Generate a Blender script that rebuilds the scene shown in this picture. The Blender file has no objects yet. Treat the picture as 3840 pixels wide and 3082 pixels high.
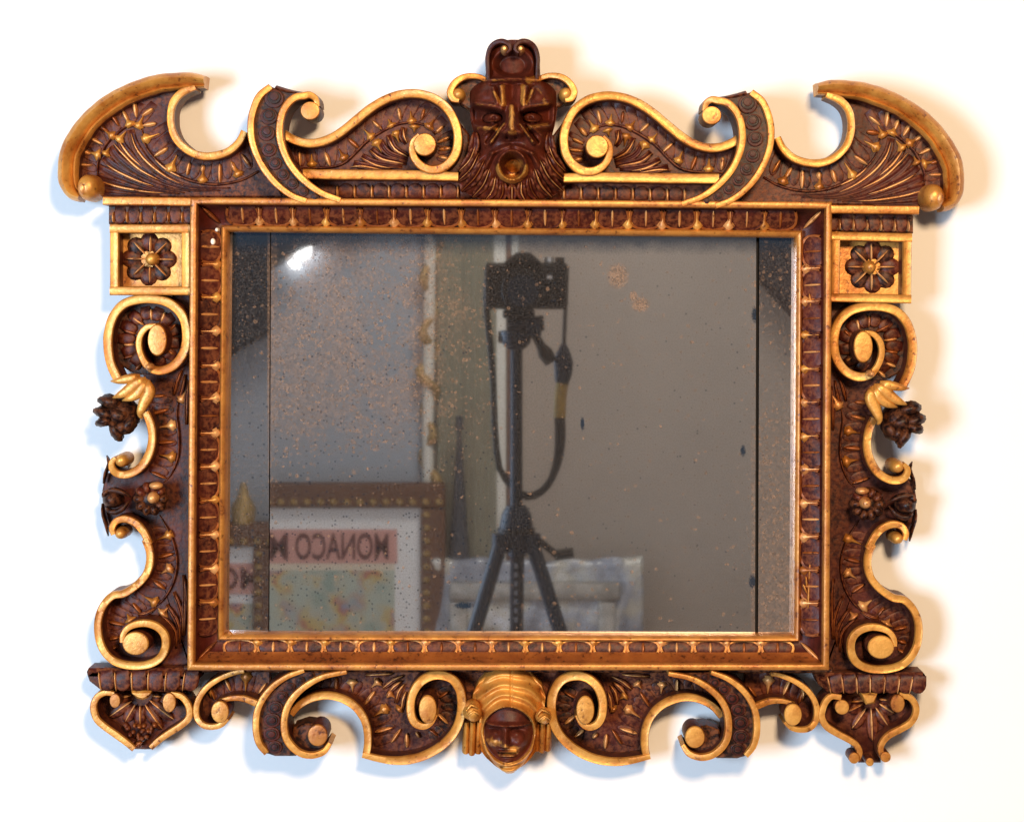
import bpy, bmesh, math, random
import numpy as np
from mathutils import Vector, Matrix
random.seed(7)
PI = math.pi
scene = bpy.context.scene
# ------------------------------------------------------------------ measures
S = 0.000225                 # metres per photograph pixel at the wall
D = 1.8                      # lens to wall
FX, FY = 1960.0, 1090.0      # where the lens axis meets the wall (pixels)
CX, CY = 1920.0, 1541.0      # picture centre
XF = (FX - CX) * S
ZF = 1.5 + (CY - FY) * S
DM = 0.020                   # mirror glass stands this far off the wall

# ------------------------------------------------------------------ camera
cam = bpy.data.cameras.new('view')
cam.sensor_width = 36
cam.lens = 36 * D / (3840 * S)
cam.shift_x = (CX - FX) / 3840.0
cam.shift_y = (FY - CY) / 3840.0
cam.clip_start = 0.005; cam.clip_end = 50
camo = bpy.data.objects.new('view', cam)
scene.collection.objects.link(camo)
camo.location = (XF, -D, ZF); camo.rotation_euler = (PI/2, 0, 0)
scene.camera = camo
# ------------------------------------------------------------------ world, lamps, exposure
w = bpy.data.worlds.new('World'); scene.world = w; w.use_nodes = True
w.node_tree.nodes['Background'].inputs[0].default_value = (0.9, 0.95, 1.0, 1)
w.node_tree.nodes['Background'].inputs[1].default_value = 0.06
def area(name, loc, target, sx, sy, power, col):
    l = bpy.data.lights.new(name, 'AREA'); l.shape = 'RECTANGLE'; l.size = sx; l.size_y = sy
    l.energy = power; l.color = col
    o = bpy.data.objects.new(name, l); scene.collection.objects.link(o); o.location = loc
    o.rotation_euler = (Vector(target) - Vector(loc)).to_track_quat('-Z', 'Y').to_euler()
    return o
area('warm_lamp', (0.28, -1.72, 2.12), (0.0, 0, 1.5), 0.22, 0.22, 34, (1.0, 0.69, 0.41))
area('cool_window_lamp', (-1.26, -2.28, 1.46), (0.0, 0, 1.5), 0.64, 0.80, 71, (0.60, 0.78, 1.0))
area('added_room_fill', (0.25, -1.75, 2.85), (0.0, -3.0, 1.2), 0.7, 0.5, 19, (1.0, 0.93, 0.84))  # added fill to brighten the back wall, no such source is seen
scene.view_settings.view_transform = 'Standard'
scene.view_settings.look = 'None'
scene.view_settings.exposure = 0.0
scene.view_settings.gamma = 1.0
scene.render.engine = 'CYCLES'

# ------------------------------------------------------------------ node helpers and materials
def new_mat(name):
    m = bpy.data.materials.new(name); m.use_nodes = True
    nt = m.node_tree; nt.nodes.clear()
    out = nt.nodes.new('ShaderNodeOutputMaterial')
    return m, nt, out
def nd(nt, typ, **kw):
    n = nt.nodes.new(typ)
    for k, v in kw.items():
        if k in n.inputs: n.inputs[k].default_value = v
        else: setattr(n, k, v)
    return n
def lk(nt, a, b): nt.links.new(a, b)
def ramp(nt, fac, stops):
    r = nt.nodes.new('ShaderNodeValToRGB')
    while len(r.color_ramp.elements) < len(stops): r.color_ramp.elements.new(0.5)
    for e, (p, c) in zip(r.color_ramp.elements, stops):
        e.position = p; e.color = c if len(c) == 4 else (*c, 1)
    lk(nt, fac, r.inputs[0]); return r
def mixc(nt, fac, a, b, blend='MIX'):
    m = nt.nodes.new('ShaderNodeMix'); m.data_type = 'RGBA'; m.blend_type = blend
    for s, v in ((0, fac), (6, a), (7, b)):
        if hasattr(v, 'is_output'): lk(nt, v, m.inputs[s])
        else: m.inputs[s].default_value = v if s == 0 else (*v, 1)
    return m.outputs[2]
def math_(nt, op, a, b=None, clamp=False):
    m = nt.nodes.new('ShaderNodeMath'); m.operation = op; m.use_clamp = clamp
    for i, v in enumerate((a, b)):
        if v is None: continue
        if hasattr(v, 'is_output'): lk(nt, v, m.inputs[i])
        else: m.inputs[i].default_value = v
    return m.outputs[0]
def pos(nt): return nt.nodes.new('ShaderNodeNewGeometry').outputs['Position']
def noise(nt, vec, scale, detail=4, rough=0.6):
    n = nd(nt, 'ShaderNodeTexNoise', Scale=scale, Detail=detail, Roughness=rough)
    lk(nt, vec, n.inputs['Vector']); return n.outputs[0]
def bump(nt, h, strength, dist):
    b = nd(nt, 'ShaderNodeBump', Strength=strength, Distance=dist); lk(nt, h, b.inputs['Height']); return b.outputs[0]

def gilt_nodes(nt, light=(0.72, 0.355, 0.072), mid=(0.44, 0.150, 0.020), bole=(0.15, 0.042, 0.012), wear=0.335):
    p = pos(nt)
    n1 = noise(nt, p, 38, 5, 0.65); n2 = noise(nt, p, 230, 4, 0.6)
    c = mixc(nt, ramp(nt, n1, [(0.36, (0, 0, 0)), (0.62, (1, 1, 1))]).outputs[0], mid, light)
    wv = math_(nt, 'ADD', math_(nt, 'MULTIPLY', n2, 0.7), math_(nt, 'MULTIPLY', n1, 0.3))
    wm = ramp(nt, wv, [(wear, (1, 1, 1)), (wear + 0.09, (0, 0, 0))]).outputs[0]
    c = mixc(nt, wm, c, bole)
    b = nd(nt, 'ShaderNodeBsdfPrincipled', Metallic=0.38, Roughness=0.4)
    b.inputs['Specular IOR Level'].default_value = 0.6
    lk(nt, c, b.inputs['Base Color'])
    r = math_(nt, 'ADD', math_(nt, 'MULTIPLY', n2, 0.35), 0.24); lk(nt, r, b.inputs['Roughness'])
    lk(nt, bump(nt, n2, 0.35, 0.0012), b.inputs['Normal'])
    return b
def lacquer_nodes(nt, dark=(0.0105, 0.0030, 0.0028), red=(0.080, 0.0118, 0.0068)):
    p = pos(nt)
    mp = nt.nodes.new('ShaderNodeMapping'); mp.inputs['Scale'].default_value = (1.0, 1.0, 0.22); lk(nt, p, mp.inputs[0])
    n1 = noise(nt, p, 26, 4, 0.55); n2 = noise(nt, p, 240, 4, 0.65); gr = noise(nt, mp.outputs[0], 330, 3, 0.6)
    f = math_(nt, 'ADD', math_(nt, 'MULTIPLY', n1, 0.55), math_(nt, 'ADD', math_(nt, 'MULTIPLY', n2, 0.22), math_(nt, 'MULTIPLY', gr, 0.23)))
    c = mixc(nt, ramp(nt, f, [(0.34, (0, 0, 0)), (0.64, (1, 1, 1))]).outputs[0], dark, red)
    g = nt.nodes.new('ShaderNodeNewGeometry')
    e = ramp(nt, g.outputs['Pointiness'], [(0.515, (0, 0, 0)), (0.60, (0.55, 0.55, 0.55))]).outputs[0]
    ef = math_(nt, 'MULTIPLY', e, ramp(nt, n2, [(0.42, (0, 0, 0)), (0.6, (1, 1, 1))]).outputs[0])
    c = mixc(nt, ef, c, (0.30, 0.095, 0.030))
    b = nd(nt, 'ShaderNodeBsdfPrincipled', Roughness=0.40)
    b.inputs['Specular IOR Level'].default_value = 0.22
    lk(nt, c, b.inputs['Base Color'])
    rr = math_(nt, 'ADD', math_(nt, 'MULTIPLY', n2, 0.4), 0.24); lk(nt, rr, b.inputs['Roughness'])
    hh = math_(nt, 'ADD', math_(nt, 'MULTIPLY', n2, 0.6), math_(nt, 'MULTIPLY', noise(nt, p, 95, 2, 0.5), 0.35))
    lk(nt, bump(nt, hh, 0.42, 0.0013), b.inputs['Normal'])
    return b
def make_mats():
    M = {}
    m, nt, o = new_mat('gilding'); lk(nt, gilt_nodes(nt).outputs[0], o.inputs[0]); M['gold'] = m
    m, nt, o = new_mat('rubbed_gilding')
    lk(nt, gilt_nodes(nt, (0.78, 0.40, 0.14), (0.55, 0.21, 0.055), (0.16, 0.045, 0.018), 0.36).outputs[0], o.inputs[0]); M['line'] = m
    m, nt, o = new_mat('red_gilding')
    lk(nt, gilt_nodes(nt, (0.36, 0.105, 0.018), (0.21, 0.050, 0.010), (0.07, 0.018, 0.006), 0.37).outputs[0], o.inputs[0]); M['bole'] = m
    m, nt, o = new_mat('orange_gilding')
    lk(nt, gilt_nodes(nt, (0.56, 0.235, 0.042), (0.34, 0.105, 0.017), (0.12, 0.032, 0.010), 0.35).outputs[0], o.inputs[0]); M['bead'] = m
    m, nt, o = new_mat('lacquered_walnut'); lk(nt, lacquer_nodes(nt).outputs[0], o.inputs[0]); M['wood'] = m
    m, nt, o = new_mat('dark_walnut')
    lk(nt, lacquer_nodes(nt, (0.005, 0.0025, 0.0028), (0.022, 0.0065, 0.0048)).outputs[0], o.inputs[0]); M['dark'] = m
    m, nt, o = new_mat('parcel_gilt')
    a = nd(nt, 'ShaderNodeAttribute', attribute_name='gilt')
    n = noise(nt, pos(nt), 160, 4, 0.6)
    f = math_(nt, 'ADD', a.outputs['Fac'], math_(nt, 'MULTIPLY', math_(nt, 'SUBTRACT', n, 0.5), 0.9))
    f = ramp(nt, f, [(0.38, (0, 0, 0)), (0.62, (1, 1, 1))]).outputs[0]
    mx = nt.nodes.new('ShaderNodeMixShader'); lk(nt, f, mx.inputs[0])
    lk(nt, lacquer_nodes(nt, (0.022, 0.0048, 0.0034), (0.135, 0.0245, 0.0110)).outputs[0], mx.inputs[1]); lk(nt, gilt_nodes(nt).outputs[0], mx.inputs[2])
    lk(nt, mx.outputs[0], o.inputs[0]); M['parcel'] = m
    def plain(name, col, rough=0.6, metal=0.0, var=0.25, scale=40, bs=0.2, spec=0.5):
        m, nt, o = new_mat(name); p = pos(nt); n = noise(nt, p, scale)
        c = mixc(nt, n, tuple(v*(1-var) for v in col), tuple(min(1, v*(1+var)) for v in col))
        b = nd(nt, 'ShaderNodeBsdfPrincipled', Roughness=rough, Metallic=metal); lk(nt, c, b.inputs['Base Color']); b.inputs['Specular IOR Level'].default_value = spec
        lk(nt, bump(nt, noise(nt, p, scale*6), bs, 0.002), b.inputs['Normal'])
        lk(nt, b.outputs[0], o.inputs[0]); return m
    M['wall'] = plain('white_wall_paint', (0.86, 0.86, 0.85), 0.9, 0, 0.015, 6, 0.04)
    M['backwall'] = plain('beige_wall_paint', (0.40, 0.335, 0.285), 0.9, 0, 0.12, 5, 0.1)
    M['cool_tint_panel'] = plain('cool_light_tint', (0.37, 0.40, 0.46), 0.9, 0, 0.05, 3, 0.1)  # cool light on the left of the back wall, put into the colour
    M['floor'] = plain('floor_boards', (0.22, 0.13, 0.08), 0.5, 0, 0.3, 8)
    M['black'] = plain('black_plastic', (0.006, 0.0065, 0.008), 0.55, spec=0.1)
    M['blue'] = plain('black_anodised_metal', (0.005, 0.010, 0.020), 0.5, spec=0.12)
    M['chrome'] = plain('brushed_metal', (0.5, 0.52, 0.55), 0.3, 0.9)
    M['marks'] = plain('grey_lettering_paint', (0.16, 0.17, 0.2), 0.7)
    M['parasol'] = plain('dark_grey_cover', (0.05, 0.055, 0.07), 0.8)
    M['silver'] = plain('tarnished_silver_leaf', (0.36, 0.34, 0.31), 0.35, 0.5, 0.8, 38)
    M['strapy'] = plain('strap_webbing_yellow', (0.17, 0.105, 0.02), 0.8, 0, 0.8, 160)
    M['green'] = plain('olive_cloth', (0.25, 0.235, 0.175), 0.9, 0, 0.2, 12)
    M['cream'] = plain('cream_paint', (0.78, 0.76, 0.70), 0.6, 0, 0.08)
    M['mount'] = plain('white_mount_card', (0.84, 0.84, 0.86), 0.8, 0, 0.04)
    M['sheet'] = plain('cream_paper', (0.74, 0.65, 0.53), 0.8, 0, 0.06)
    M['pink'] = plain('pink_ink', (0.66, 0.34, 0.30), 0.8, 0, 0.10)
    M['ink'] = plain('maroon_ink', (0.085, 0.015, 0.018), 0.8)
    M['beam'] = plain('dark_beam', (0.010, 0.013, 0.022), 0.7, 0, 0.4, 20)
    M['pframe'] = plain('carved_brown_frame', (0.115, 0.040, 0.014), 0.45, 0.1, 0.7, 90)
    M['pgold'] = plain('dull_gilt_frame', (0.42, 0.27, 0.10), 0.45, 0.3, 0.4, 60)
    M['chip'] = plain('white_gesso', (0.85, 0.78, 0.66), 0.7, 0, 0.05)
    M['seam'] = plain('black_gap', (0.008, 0.008, 0.01), 0.9)
    # printed flowers, generic
    m, nt, o = new_mat('flower_print'); p = pos(nt)
    v = nd(nt, 'ShaderNodeTexVoronoi', Scale=17.0); lk(nt, p, v.inputs['Vector'])
    hue = ramp(nt, noise(nt, p, 14, 3), [(0.36, (0.30, 0.40, 0.36)), (0.45, (0.50, 0.50, 0.42)), (0.52, (0.58, 0.44, 0.16)), (0.58, (0.46, 0.16, 0.12)), (0.66, (0.26, 0.30, 0.44))])
    c = mixc(nt, ramp(nt, v.outputs['Distance'], [(0.35, (1, 1, 1)), (0.75, (0, 0, 0))]).outputs[0], (0.46, 0.52, 0.46), hue.outputs[0])
    b = nd(nt, 'ShaderNodeBsdfPrincipled', Roughness=0.8); lk(nt, c, b.inputs['Base Color']); lk(nt, b.outputs[0], o.inputs[0]); M['print'] = m
    # plastic wrapping
    m, nt, o = new_mat('plastic_wrap'); p = pos(nt)
    n = noise(nt, p, 7, 4, 0.6)
    c = ramp(nt, n, [(0.34, (0.16, 0.18, 0.24)), (0.48, (0.34, 0.36, 0.42)), (0.56, (0.52, 0.48, 0.40)), (0.66, (0.74, 0.75, 0.82))])
    b = nd(nt, 'ShaderNodeBsdfPrincipled', Roughness=0.18); b.inputs['Coat Weight'].default_value = 0.6
    lk(nt, c.outputs[0], b.inputs['Base Color']); lk(nt, bump(nt, noise(nt, p, 60, 4), 0.5, 0.012), b.inputs['Normal'])
    lk(nt, b.outputs[0], o.inputs[0]); M['wrap'] = m
    m, nt, o = new_mat('glint_glow'); e = nd(nt, 'ShaderNodeEmission', Strength=14.0); e.inputs[0].default_value = (1, 0.98, 0.95, 1)
    lk(nt, e.outputs[0], o.inputs[0]); M['glow'] = m
    M['glass'] = mirror_mat()
    return M
def mirror_mat():
    m, nt, o = new_mat('foxed_mirror'); p = pos(nt)
    sx = nt.nodes.new('ShaderNodeSeparateXYZ'); lk(nt, p, sx.inputs[0]); X, Z = sx.outputs[0], sx.outputs[2]
    def step(v, a, b):  # 0 below a, 1 above b
        mr = nd(nt, 'ShaderNodeMapRange', clamp=True); mr.inputs[1].default_value = a; mr.inputs[2].default_value = b
        lk(nt, v, mr.inputs[0]); return mr.outputs[0]
    gl = nd(nt, 'ShaderNodeBsdfGlossy', Roughness=0.023); gl.inputs[0].default_value = (0.72, 0.735, 0.74, 1)
    big = noise(nt, p, 16, 4); fine = noise(nt, p, 700, 3, 0.7); med = noise(nt, p, 90, 4, 0.6)
    haze = nd(nt, 'ShaderNodeBsdfDiffuse'); haze.inputs[0].default_value = (0.17, 0.16, 0.15, 1)
    hf = math_(nt, 'ADD', math_(nt, 'MULTIPLY', ramp(nt, fine, [(0.42, (0, 0, 0)), (0.72, (1, 1, 1))]).outputs[0], 0.26), 0.010)
    s1 = nt.nodes.new('ShaderNodeMixShader'); lk(nt, hf, s1.inputs[0]); lk(nt, gl.outputs[0], s1.inputs[1]); lk(nt, haze.outputs[0], s1.inputs[2])
    def inv(v): return math_(nt, 'SUBTRACT', 1.0, v)
    def mul(a, b): return math_(nt, 'MULTIPLY', a, b)
    def add(a, b): return math_(nt, 'ADD', a, b)
    def spots(scale, prob, rad):
        v = nd(nt, 'ShaderNodeTexVoronoi', Scale=scale); lk(nt, p, v.inputs['Vector'])
        c = nt.nodes.new('ShaderNodeSeparateColor'); lk(nt, v.outputs['Color'], c.inputs[0])
        r = math_(nt, 'MULTIPLY', math_(nt, 'ADD', c.outputs[1], 0.35), rad)
        d = math_(nt, 'ADD', v.outputs['Distance'], math_(nt, 'MULTIPLY', math_(nt, 'SUBTRACT', fine, 0.5), 0.35))
        return mul(math_(nt, 'LESS_THAN', c.outputs[0], prob), step(math_(nt, 'SUBTRACT', r, d), 0.0, 0.12)), c.outputs[2]
    # tan foxing blooms: upper left of the middle pane, the seam edges, low on the right pane
    blm = ramp(nt, add(mul(big, 0.6), mul(med, 0.4)), [(0.42, (0, 0, 0)), (0.58, (1, 1, 1))]).outputs[0]
    up = mul(mul(step(X, -0.2045, -0.2035), inv(step(X, -0.085, -0.01))), step(Z, 1.44, 1.54))
    edge = mul(mul(step(X, -0.2045, -0.2035), inv(step(X, -0.203, -0.195))), step(Z, 1.38, 1.6))
    rt = mul(step(X, 0.199, 0.2005), inv(mul(step(Z, 1.34, 1.52), 0.85)))
    rim = add(inv(step(Z, 1.312, 1.325)), mul(step(X, 0.188, 0.197), inv(step(X, 0.198, 0.1985))))
    pb = add(add(mul(mul(up, blm), 0.55), mul(up, 0.10)), add(add(mul(edge, 0.6), mul(rt, 0.6)), add(mul(rim, 0.10), add(0.02, mul(inv(step(X, -0.206, -0.205)), 0.08)))))
    f1, c1 = spots(760.0, pb, 0.62); f2, c2 = spots(400.0, mul(pb, 0.42), 0.5)
    fx = mul(math_(nt, 'MAXIMUM', f1, f2), 0.34)
    f3, c3 = spots(340.0, add(mul(up, add(0.20, mul(blm, 0.80))), add(mul(edge, 0.7), add(mul(rt, 0.7), 0.015))), 0.85)
    fx = math_(nt, 'MAXIMUM', fx, mul(f3, math_(nt, 'ADD', 0.22, mul(c3, 0.36))))
    fx = math_(nt, 'MAXIMUM', fx, mul(add(mul(up, mul(blm, 0.34)), add(mul(edge, 0.3), add(mul(rt, 0.22), mul(big, 0.06)))), add(0.5, mul(fine, 0.8))))
    # two larger worn patches and a few scars
    def scar(px, py, rx, ry):
        x0 = XF+(px-FX)*S*(D-DM)/D; z0 = ZF-(py-FY)*S*(D-DM)/D
        a = math_(nt, 'DIVIDE', math_(nt, 'SUBTRACT', X, x0), rx*S); b_ = math_(nt, 'DIVIDE', math_(nt, 'SUBTRACT', Z, z0), ry*S)
        r2 = add(mul(a, a), mul(b_, b_)); r2 = add(r2, mul(math_(nt, 'SUBTRACT', fine, 0.5), 3.0))
        return inv(step(r2, 0.35, 1.25))
    pale = math_(nt, 'MAXIMUM', scar(2318, 1035, 40, 48), math_(nt, 'MAXIMUM', scar(2402, 1142, 34, 30), scar(2376, 1112, 16, 22)))
    fx = math_(nt, 'MAXIMUM', fx, mul(pale, 0.62))
    fox = nd(nt, 'ShaderNodeBsdfDiffuse'); lk(nt, mixc(nt, c1, (0.11, 0.07, 0.045), (0.34, 0.205, 0.125)), fox.inputs[0])
    s2 = nt.nodes.new('ShaderNodeMixShader'); lk(nt, fx, s2.inputs[0]); lk(nt, s1.outputs[0], s2.inputs[1]); lk(nt, fox.outputs[0], s2.inputs[2])
    # black pin holes, scars, and a dark blue band along the top
    lf = inv(step(X, -0.13, 0.02)); low = inv(step(Z, 1.36, 1.56))
    d1, _ = spots(420.0, add(0.015, mul(mul(lf, add(0.3, low)), 0.13)), 0.42)
    dk = math_(nt, 'MAXIMUM', math_(nt, 'MAXIMUM', scar(2184, 1590, 8, 26), scar(1738, 2270, 36, 13)), math_(nt, 'MAXIMUM', scar(2822, 2180, 14, 26), math_(nt, 'MAXIMUM', scar(2830, 1180, 12, 30), scar(2786, 1690, 10, 22))))
    top = add(Z, mul(math_(nt, 'SUBTRACT', add(mul(med, 0.5), mul(fine, 0.5)), 0.5), 0.016))
    band = mul(step(top, 1.6310, 1.6435), 0.80)
    dark_mask = math_(nt, 'MAXIMUM', math_(nt, 'MAXIMUM', mul(d1, 0.55), mul(dk, 0.9)), band)
    bl = nd(nt, 'ShaderNodeBsdfDiffuse'); bl.inputs[0].default_value = (0.014, 0.024, 0.038, 1)
    s3 = nt.nodes.new('ShaderNodeMixShader'); lk(nt, dark_mask, s3.inputs[0]); lk(nt, s2.outputs[0], s3.inputs[1]); lk(nt, bl.outputs[0], s3.inputs[2])
    lk(nt, s3.outputs[0], o.inputs[0]); return m
MAT = make_mats()

# ------------------------------------------------------------------ object helpers
def W(px, py, dref, d=None):
    """wall point of a photograph pixel measured on a surface dref in front of the wall, at depth d"""
    k = (D - dref) / D * S
    return Vector((XF + (px - FX) * k, -(dref if d is None else d), ZF - (py - FY) * k))
WORLD = {}
def link(o, parent=None, basis=None):
    scene.collection.objects.link(o)
    b = basis if basis is not None else Matrix.Identity(4)
    if parent is not None:
        o.parent = parent; o.matrix_parent_inverse = WORLD[parent.name].inverted()
    o.matrix_basis = b
    WORLD[o.name] = b
    return o
def mesh_obj(name, verts, faces, mat, parent=None, smooth=True, recalc=True, cols=None):
    vs = [Vector(v) for v in verts]
    lo = Vector([min(v[i] for v in vs) for i in range(3)]); hi = Vector([max(v[i] for v in vs) for i in range(3)])
    c = (lo + hi) / 2
    me = bpy.data.meshes.new(name)
    me.from_pydata([v - c for v in vs], [], faces)
    if recalc:
        bm = bmesh.new(); bm.from_mesh(me); bmesh.ops.recalc_face_normals(bm, faces=bm.faces); bm.to_mesh(me); bm.free()
    if smooth:
        me.polygons.foreach_set('use_smooth', [True] * len(me.polygons))
    me.materials.append(MAT[mat])
    if cols is not None:
        a = me.attributes.new('gilt', 'FLOAT', 'POINT'); a.data.foreach_set('value', cols)
    o = bpy.data.objects.new(name, me)
    return link(o, parent, Matrix.Translation(c))
def sharp(o, ang=40):
    me = o.data; bm = bmesh.new(); bm.from_mesh(me)
    for e in bm.edges:
        if len(e.link_faces) == 2 and e.calc_face_angle() > math.radians(ang): e.smooth = False
    bm.to_mesh(me); bm.free(); return o
def thing(name, label, cat, loc, group=None):
    o = bpy.data.objects.new(name, None); o.empty_display_size = 0.05
    link(o, None, Matrix.Translation(Vector(loc)))
    o['label'] = label; o['category'] = cat
    if group: o['group'] = group
    return o
def tag(o, label, cat, group=None):
    o['label'] = label; o['category'] = cat
    if group: o['group'] = group
    return o
def spline(pts, step=8.0, closed=False):
    P = [np.array(p, float) for p in pts]
    if closed: ext = [P[-1]] + P + [P[0], P[1]]
    else: ext = [2*P[0]-P[1]] + P + [2*P[-1]-P[-2]]
    out = []; par = []
    for i in range(1, len(ext)-2):
        p0, p1, p2, p3 = ext[i-1:i+3]
        n = max(2, int(np.linalg.norm((p2-p1)[:2]) / step))
        for j in range(n):
            t = j / n
            out.append(0.5*((2*p1) + (-p0+p2)*t + (2*p0-5*p1+4*p2-p3)*t*t + (-p0+3*p1-3*p2+p3)*t**3)); par.append(i-1+t)
    if not closed: out.append(P[-1]); par.append(len(P)-1)
    return out, par
def zf(x0, y0, k): return lambda pts: [(x0+x*k, y0+y*k) for x, y in pts]
Z1 = zf(180, 240, .3803); Z2 = zf(900, 240, .3803); ZM = zf(1640, 120, .393)
L1 = zf(330, 720, .416); L2 = zf(330, 1380, .3931); L3 = zf(330, 1980, .3352)
B1 = zf(280, 2360, .334); B2 = zf(900, 2360, .3989); B3 = zf(1680, 2440, .3006); B5 = zf(2860, 2360, .3469)
def ident(p): return p
def mirr(p):
    x, y = p[0], p[1]
    Sx = float(np.interp(y, [870, 2412, 2700], [3832, 3812, 3797]))
    sl = float(np.interp(y, [800, 2390], [.0115, .005]))
    return (Sx - x, y + sl * (Sx - 2*x)) + tuple(p[2:])
T = ident
def TT(pts): return [T(p) for p in pts]

PROF_FLAT = [(-1, 0), (-1, .90), (-.95, .965), (-.86, 1), (-.70, .985), (0, .995), (.70, .985), (.86, 1), (.95, .965), (1, .90), (1, 0)]
PROF_ROLL = [(-1, 0), (-1, .45), (-.86, .72), (-.6, .92), (-.25, 1), (.12, .95), (.40, .80), (.52, .70), (.60, .76), (.78, .80), (.93, .74), (1, .6), (1, 0)]
PROF_ROUND = [(-1, 0), (-.98, .45), (-.75, .8), (-.4, .96), (0, 1), (.4, .96), (.75, .8), (.98, .45), (1, 0)]
def ribbon(name, pts, widths, dtop, dbase, mat, parent, prof=PROF_FLAT, step=8.0, label=None, wob=0.02):
    pts = TT(pts)
    flip = -1 if T is mirr else 1
    c, par = spline(pts, step)
    n = len(c)
    wl = widths if isinstance(widths, (list, tuple)) else [widths]*len(pts)
    dl = dtop if isinstance(dtop, (list, tuple)) else [dtop]*len(pts)
    wi = np.interp(par, np.linspace(0, len(pts)-1, len(wl)), wl)
    di = np.interp(par, np.linspace(0, len(pts)-1, len(dl)), dl)
    verts = []; faces = []; m = len(prof); ph = random.random()*6
    for i in range(n):
        t = c[min(i+1, n-1)] - c[max(i-1, 0)]; t = t[:2]/(np.linalg.norm(t[:2])+1e-9)
        nr = np.array([t[1], -t[0]]) * flip
        ww = wi[i] * 1.03 * (1 + wob*math.sin(i*0.31+ph) + wob*0.6*math.sin(i*0.83+ph*2))
        for a, h in prof:
            q = c[i][:2] + nr*a*ww/2
            verts.append(W(q[0], q[1], di[i], dbase + (di[i]-dbase)*h))
    for i in range(n-1):
        for j in range(m-1):
            faces.append((i*m+j, i*m+j+1, (i+1)*m+j+1, (i+1)*m+j))
        faces.append((i*m+m-1, i*m, (i+1)*m, (i+1)*m+m-1))
    faces.append(tuple(range(m))); faces.append(tuple(reversed(range((n-1)*m, n*m))))
    o = mesh_obj(name, verts, faces, mat, parent); sharp(o, 50)
    if mat != 'wood' and prof is not PROF_ROUND:
        o.data.materials.append(MAT['wood'])
        k = 0
        for i in range(n-1):
            for j in range(m):
                if j == 0 or j >= m-2: o.data.polygons[k].material_index = 1
                k += 1
    if label: o['label'] = label
    return o
def panel(name, pts, dfront, dback, mat, parent, smooth_path=False, bevel=0.0015):
    pts = TT(pts)
    if smooth_path: pts = [tuple(p[:2]) for p in spline(pts, 10, True)[0]]
    n = len(pts)
    A = sum(pts[i][0]*pts[(i+1) % n][1]-pts[(i+1) % n][0]*pts[i][1] for i in range(n))
    sg = 1 if A > 0 else -1
    ins = []
    for i in range(n):
        p0, p1, p2 = (np.array(pts[(i+k) % n][:2]) for k in (-1, 0, 1))
        t = (p2-p0); t = t/(np.linalg.norm(t)+1e-9)
        ins.append(p1 + np.array([-t[1], t[0]])*sg*bevel/S)
    v = [W(x, y, dfront, dback) for x, y in (p[:2] for p in pts)] + [W(p[0], p[1], dfront, dfront-bevel) for p in pts] + [W(p[0], p[1], dfront) for p in ins]
    f = [tuple(range(n))]
    for k in range(2):
        for i in range(n): j = (i+1) % n; f.append((k*n+i, k*n+j, (k+1)*n+j, (k+1)*n+i))
    f.append(tuple(range(2*n, 3*n)))
    return sharp(mesh_obj(name, v, f, mat, parent, smooth=True), 30)
def boss(name, c, rx, ry, dtop, dbase, mat, parent, dome=0.35, rot=0.0, seg=26, label=None):
    (x, y) = T(c)[:2]; v = []; f = []
    if T is mirr: rot = -rot
    if dome <= .36: rings = [(1.0, 0), (1.0, 1-.05), (.97, 1-.02), (.91, 1.0), (.88, 1.001), (.45, 1.010)]
    else: rings = [(1.0, 0), (1.0, 1-dome*.9), (.95, 1-dome*.55), (.82, 1-dome*.25), (.6, 1-dome*.08), (.3, 1.0)]
    for r, h in rings:
        for i in range(seg):
            a = 2*PI*i/seg; ex, ey = math.cos(a)*rx*r, math.sin(a)*ry*r
            v.append(W(x+ex*math.cos(rot)-ey*math.sin(rot), y+ex*math.sin(rot)+ey*math.cos(rot), dtop, dbase+(dtop-dbase)*h))
    k = len(rings)
    for q in range(k-1):
        for i in range(seg): j = (i+1) % seg; f.append((q*seg+i, q*seg+j, (q+1)*seg+j, (q+1)*seg+i))
    f.append(tuple(range(seg))); f.append(tuple(range((k-1)*seg, k*seg)))
    o = mesh_obj(name, v, f, mat, parent)
    if dome <= .36 and mat not in ('wood', 'dark'):
        o.data.materials.append(MAT['wood'])
        for i in range(seg): o.data.polygons[i].material_index = 1
    if label: o['label'] = label
    return sharp(o, 32 if dome <= .36 else 55)
# shared piece meshes: x along, z across, y towards the viewer
def section_mesh(name, secs, cross, mat):
    v = []; f = []; m = len(cross)
    for x, wd, h in secs:
        for a, ch in cross: v.append((x, h*ch, a*wd))
    for i in range(len(secs)-1):
        for j in range(m-1): f.append((i*m+j, i*m+j+1, (i+1)*m+j+1, (i+1)*m+j))
    f.append(tuple(range(m))); f.append(tuple(reversed(range((len(secs)-1)*m, len(secs)*m))))
    me = bpy.data.meshes.new(name); me.from_pydata(v, [], f)
    bm = bmesh.new(); bm.from_mesh(me); bmesh.ops.recalc_face_normals(bm, faces=bm.faces)
    if sum(fc.normal.y for fc in bm.faces) < 0: bmesh.ops.reverse_faces(bm, faces=bm.faces)
    bm.to_mesh(me); bm.free()
    me.polygons.foreach_set('use_smooth', [True]*len(me.polygons)); me.materials.append(MAT[mat]); return me
RIDGE = [(-.5, 0), (-.25, .75), (0, 1), (.25, .75), (.5, 0)]
LEAF = [(-.5, 0), (-.47, .62), (-.36, .92), (-.18, .97), (0, 1), (.18, .97), (.36, .92), (.47, .62), (.5, 0)]
FLUTE = [(-.5, 0), (-.46, .75), (-.33, 1), (-.12, .62), (0, .5), (.12, .62), (.33, 1), (.46, .75), (.5, 0)]
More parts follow.
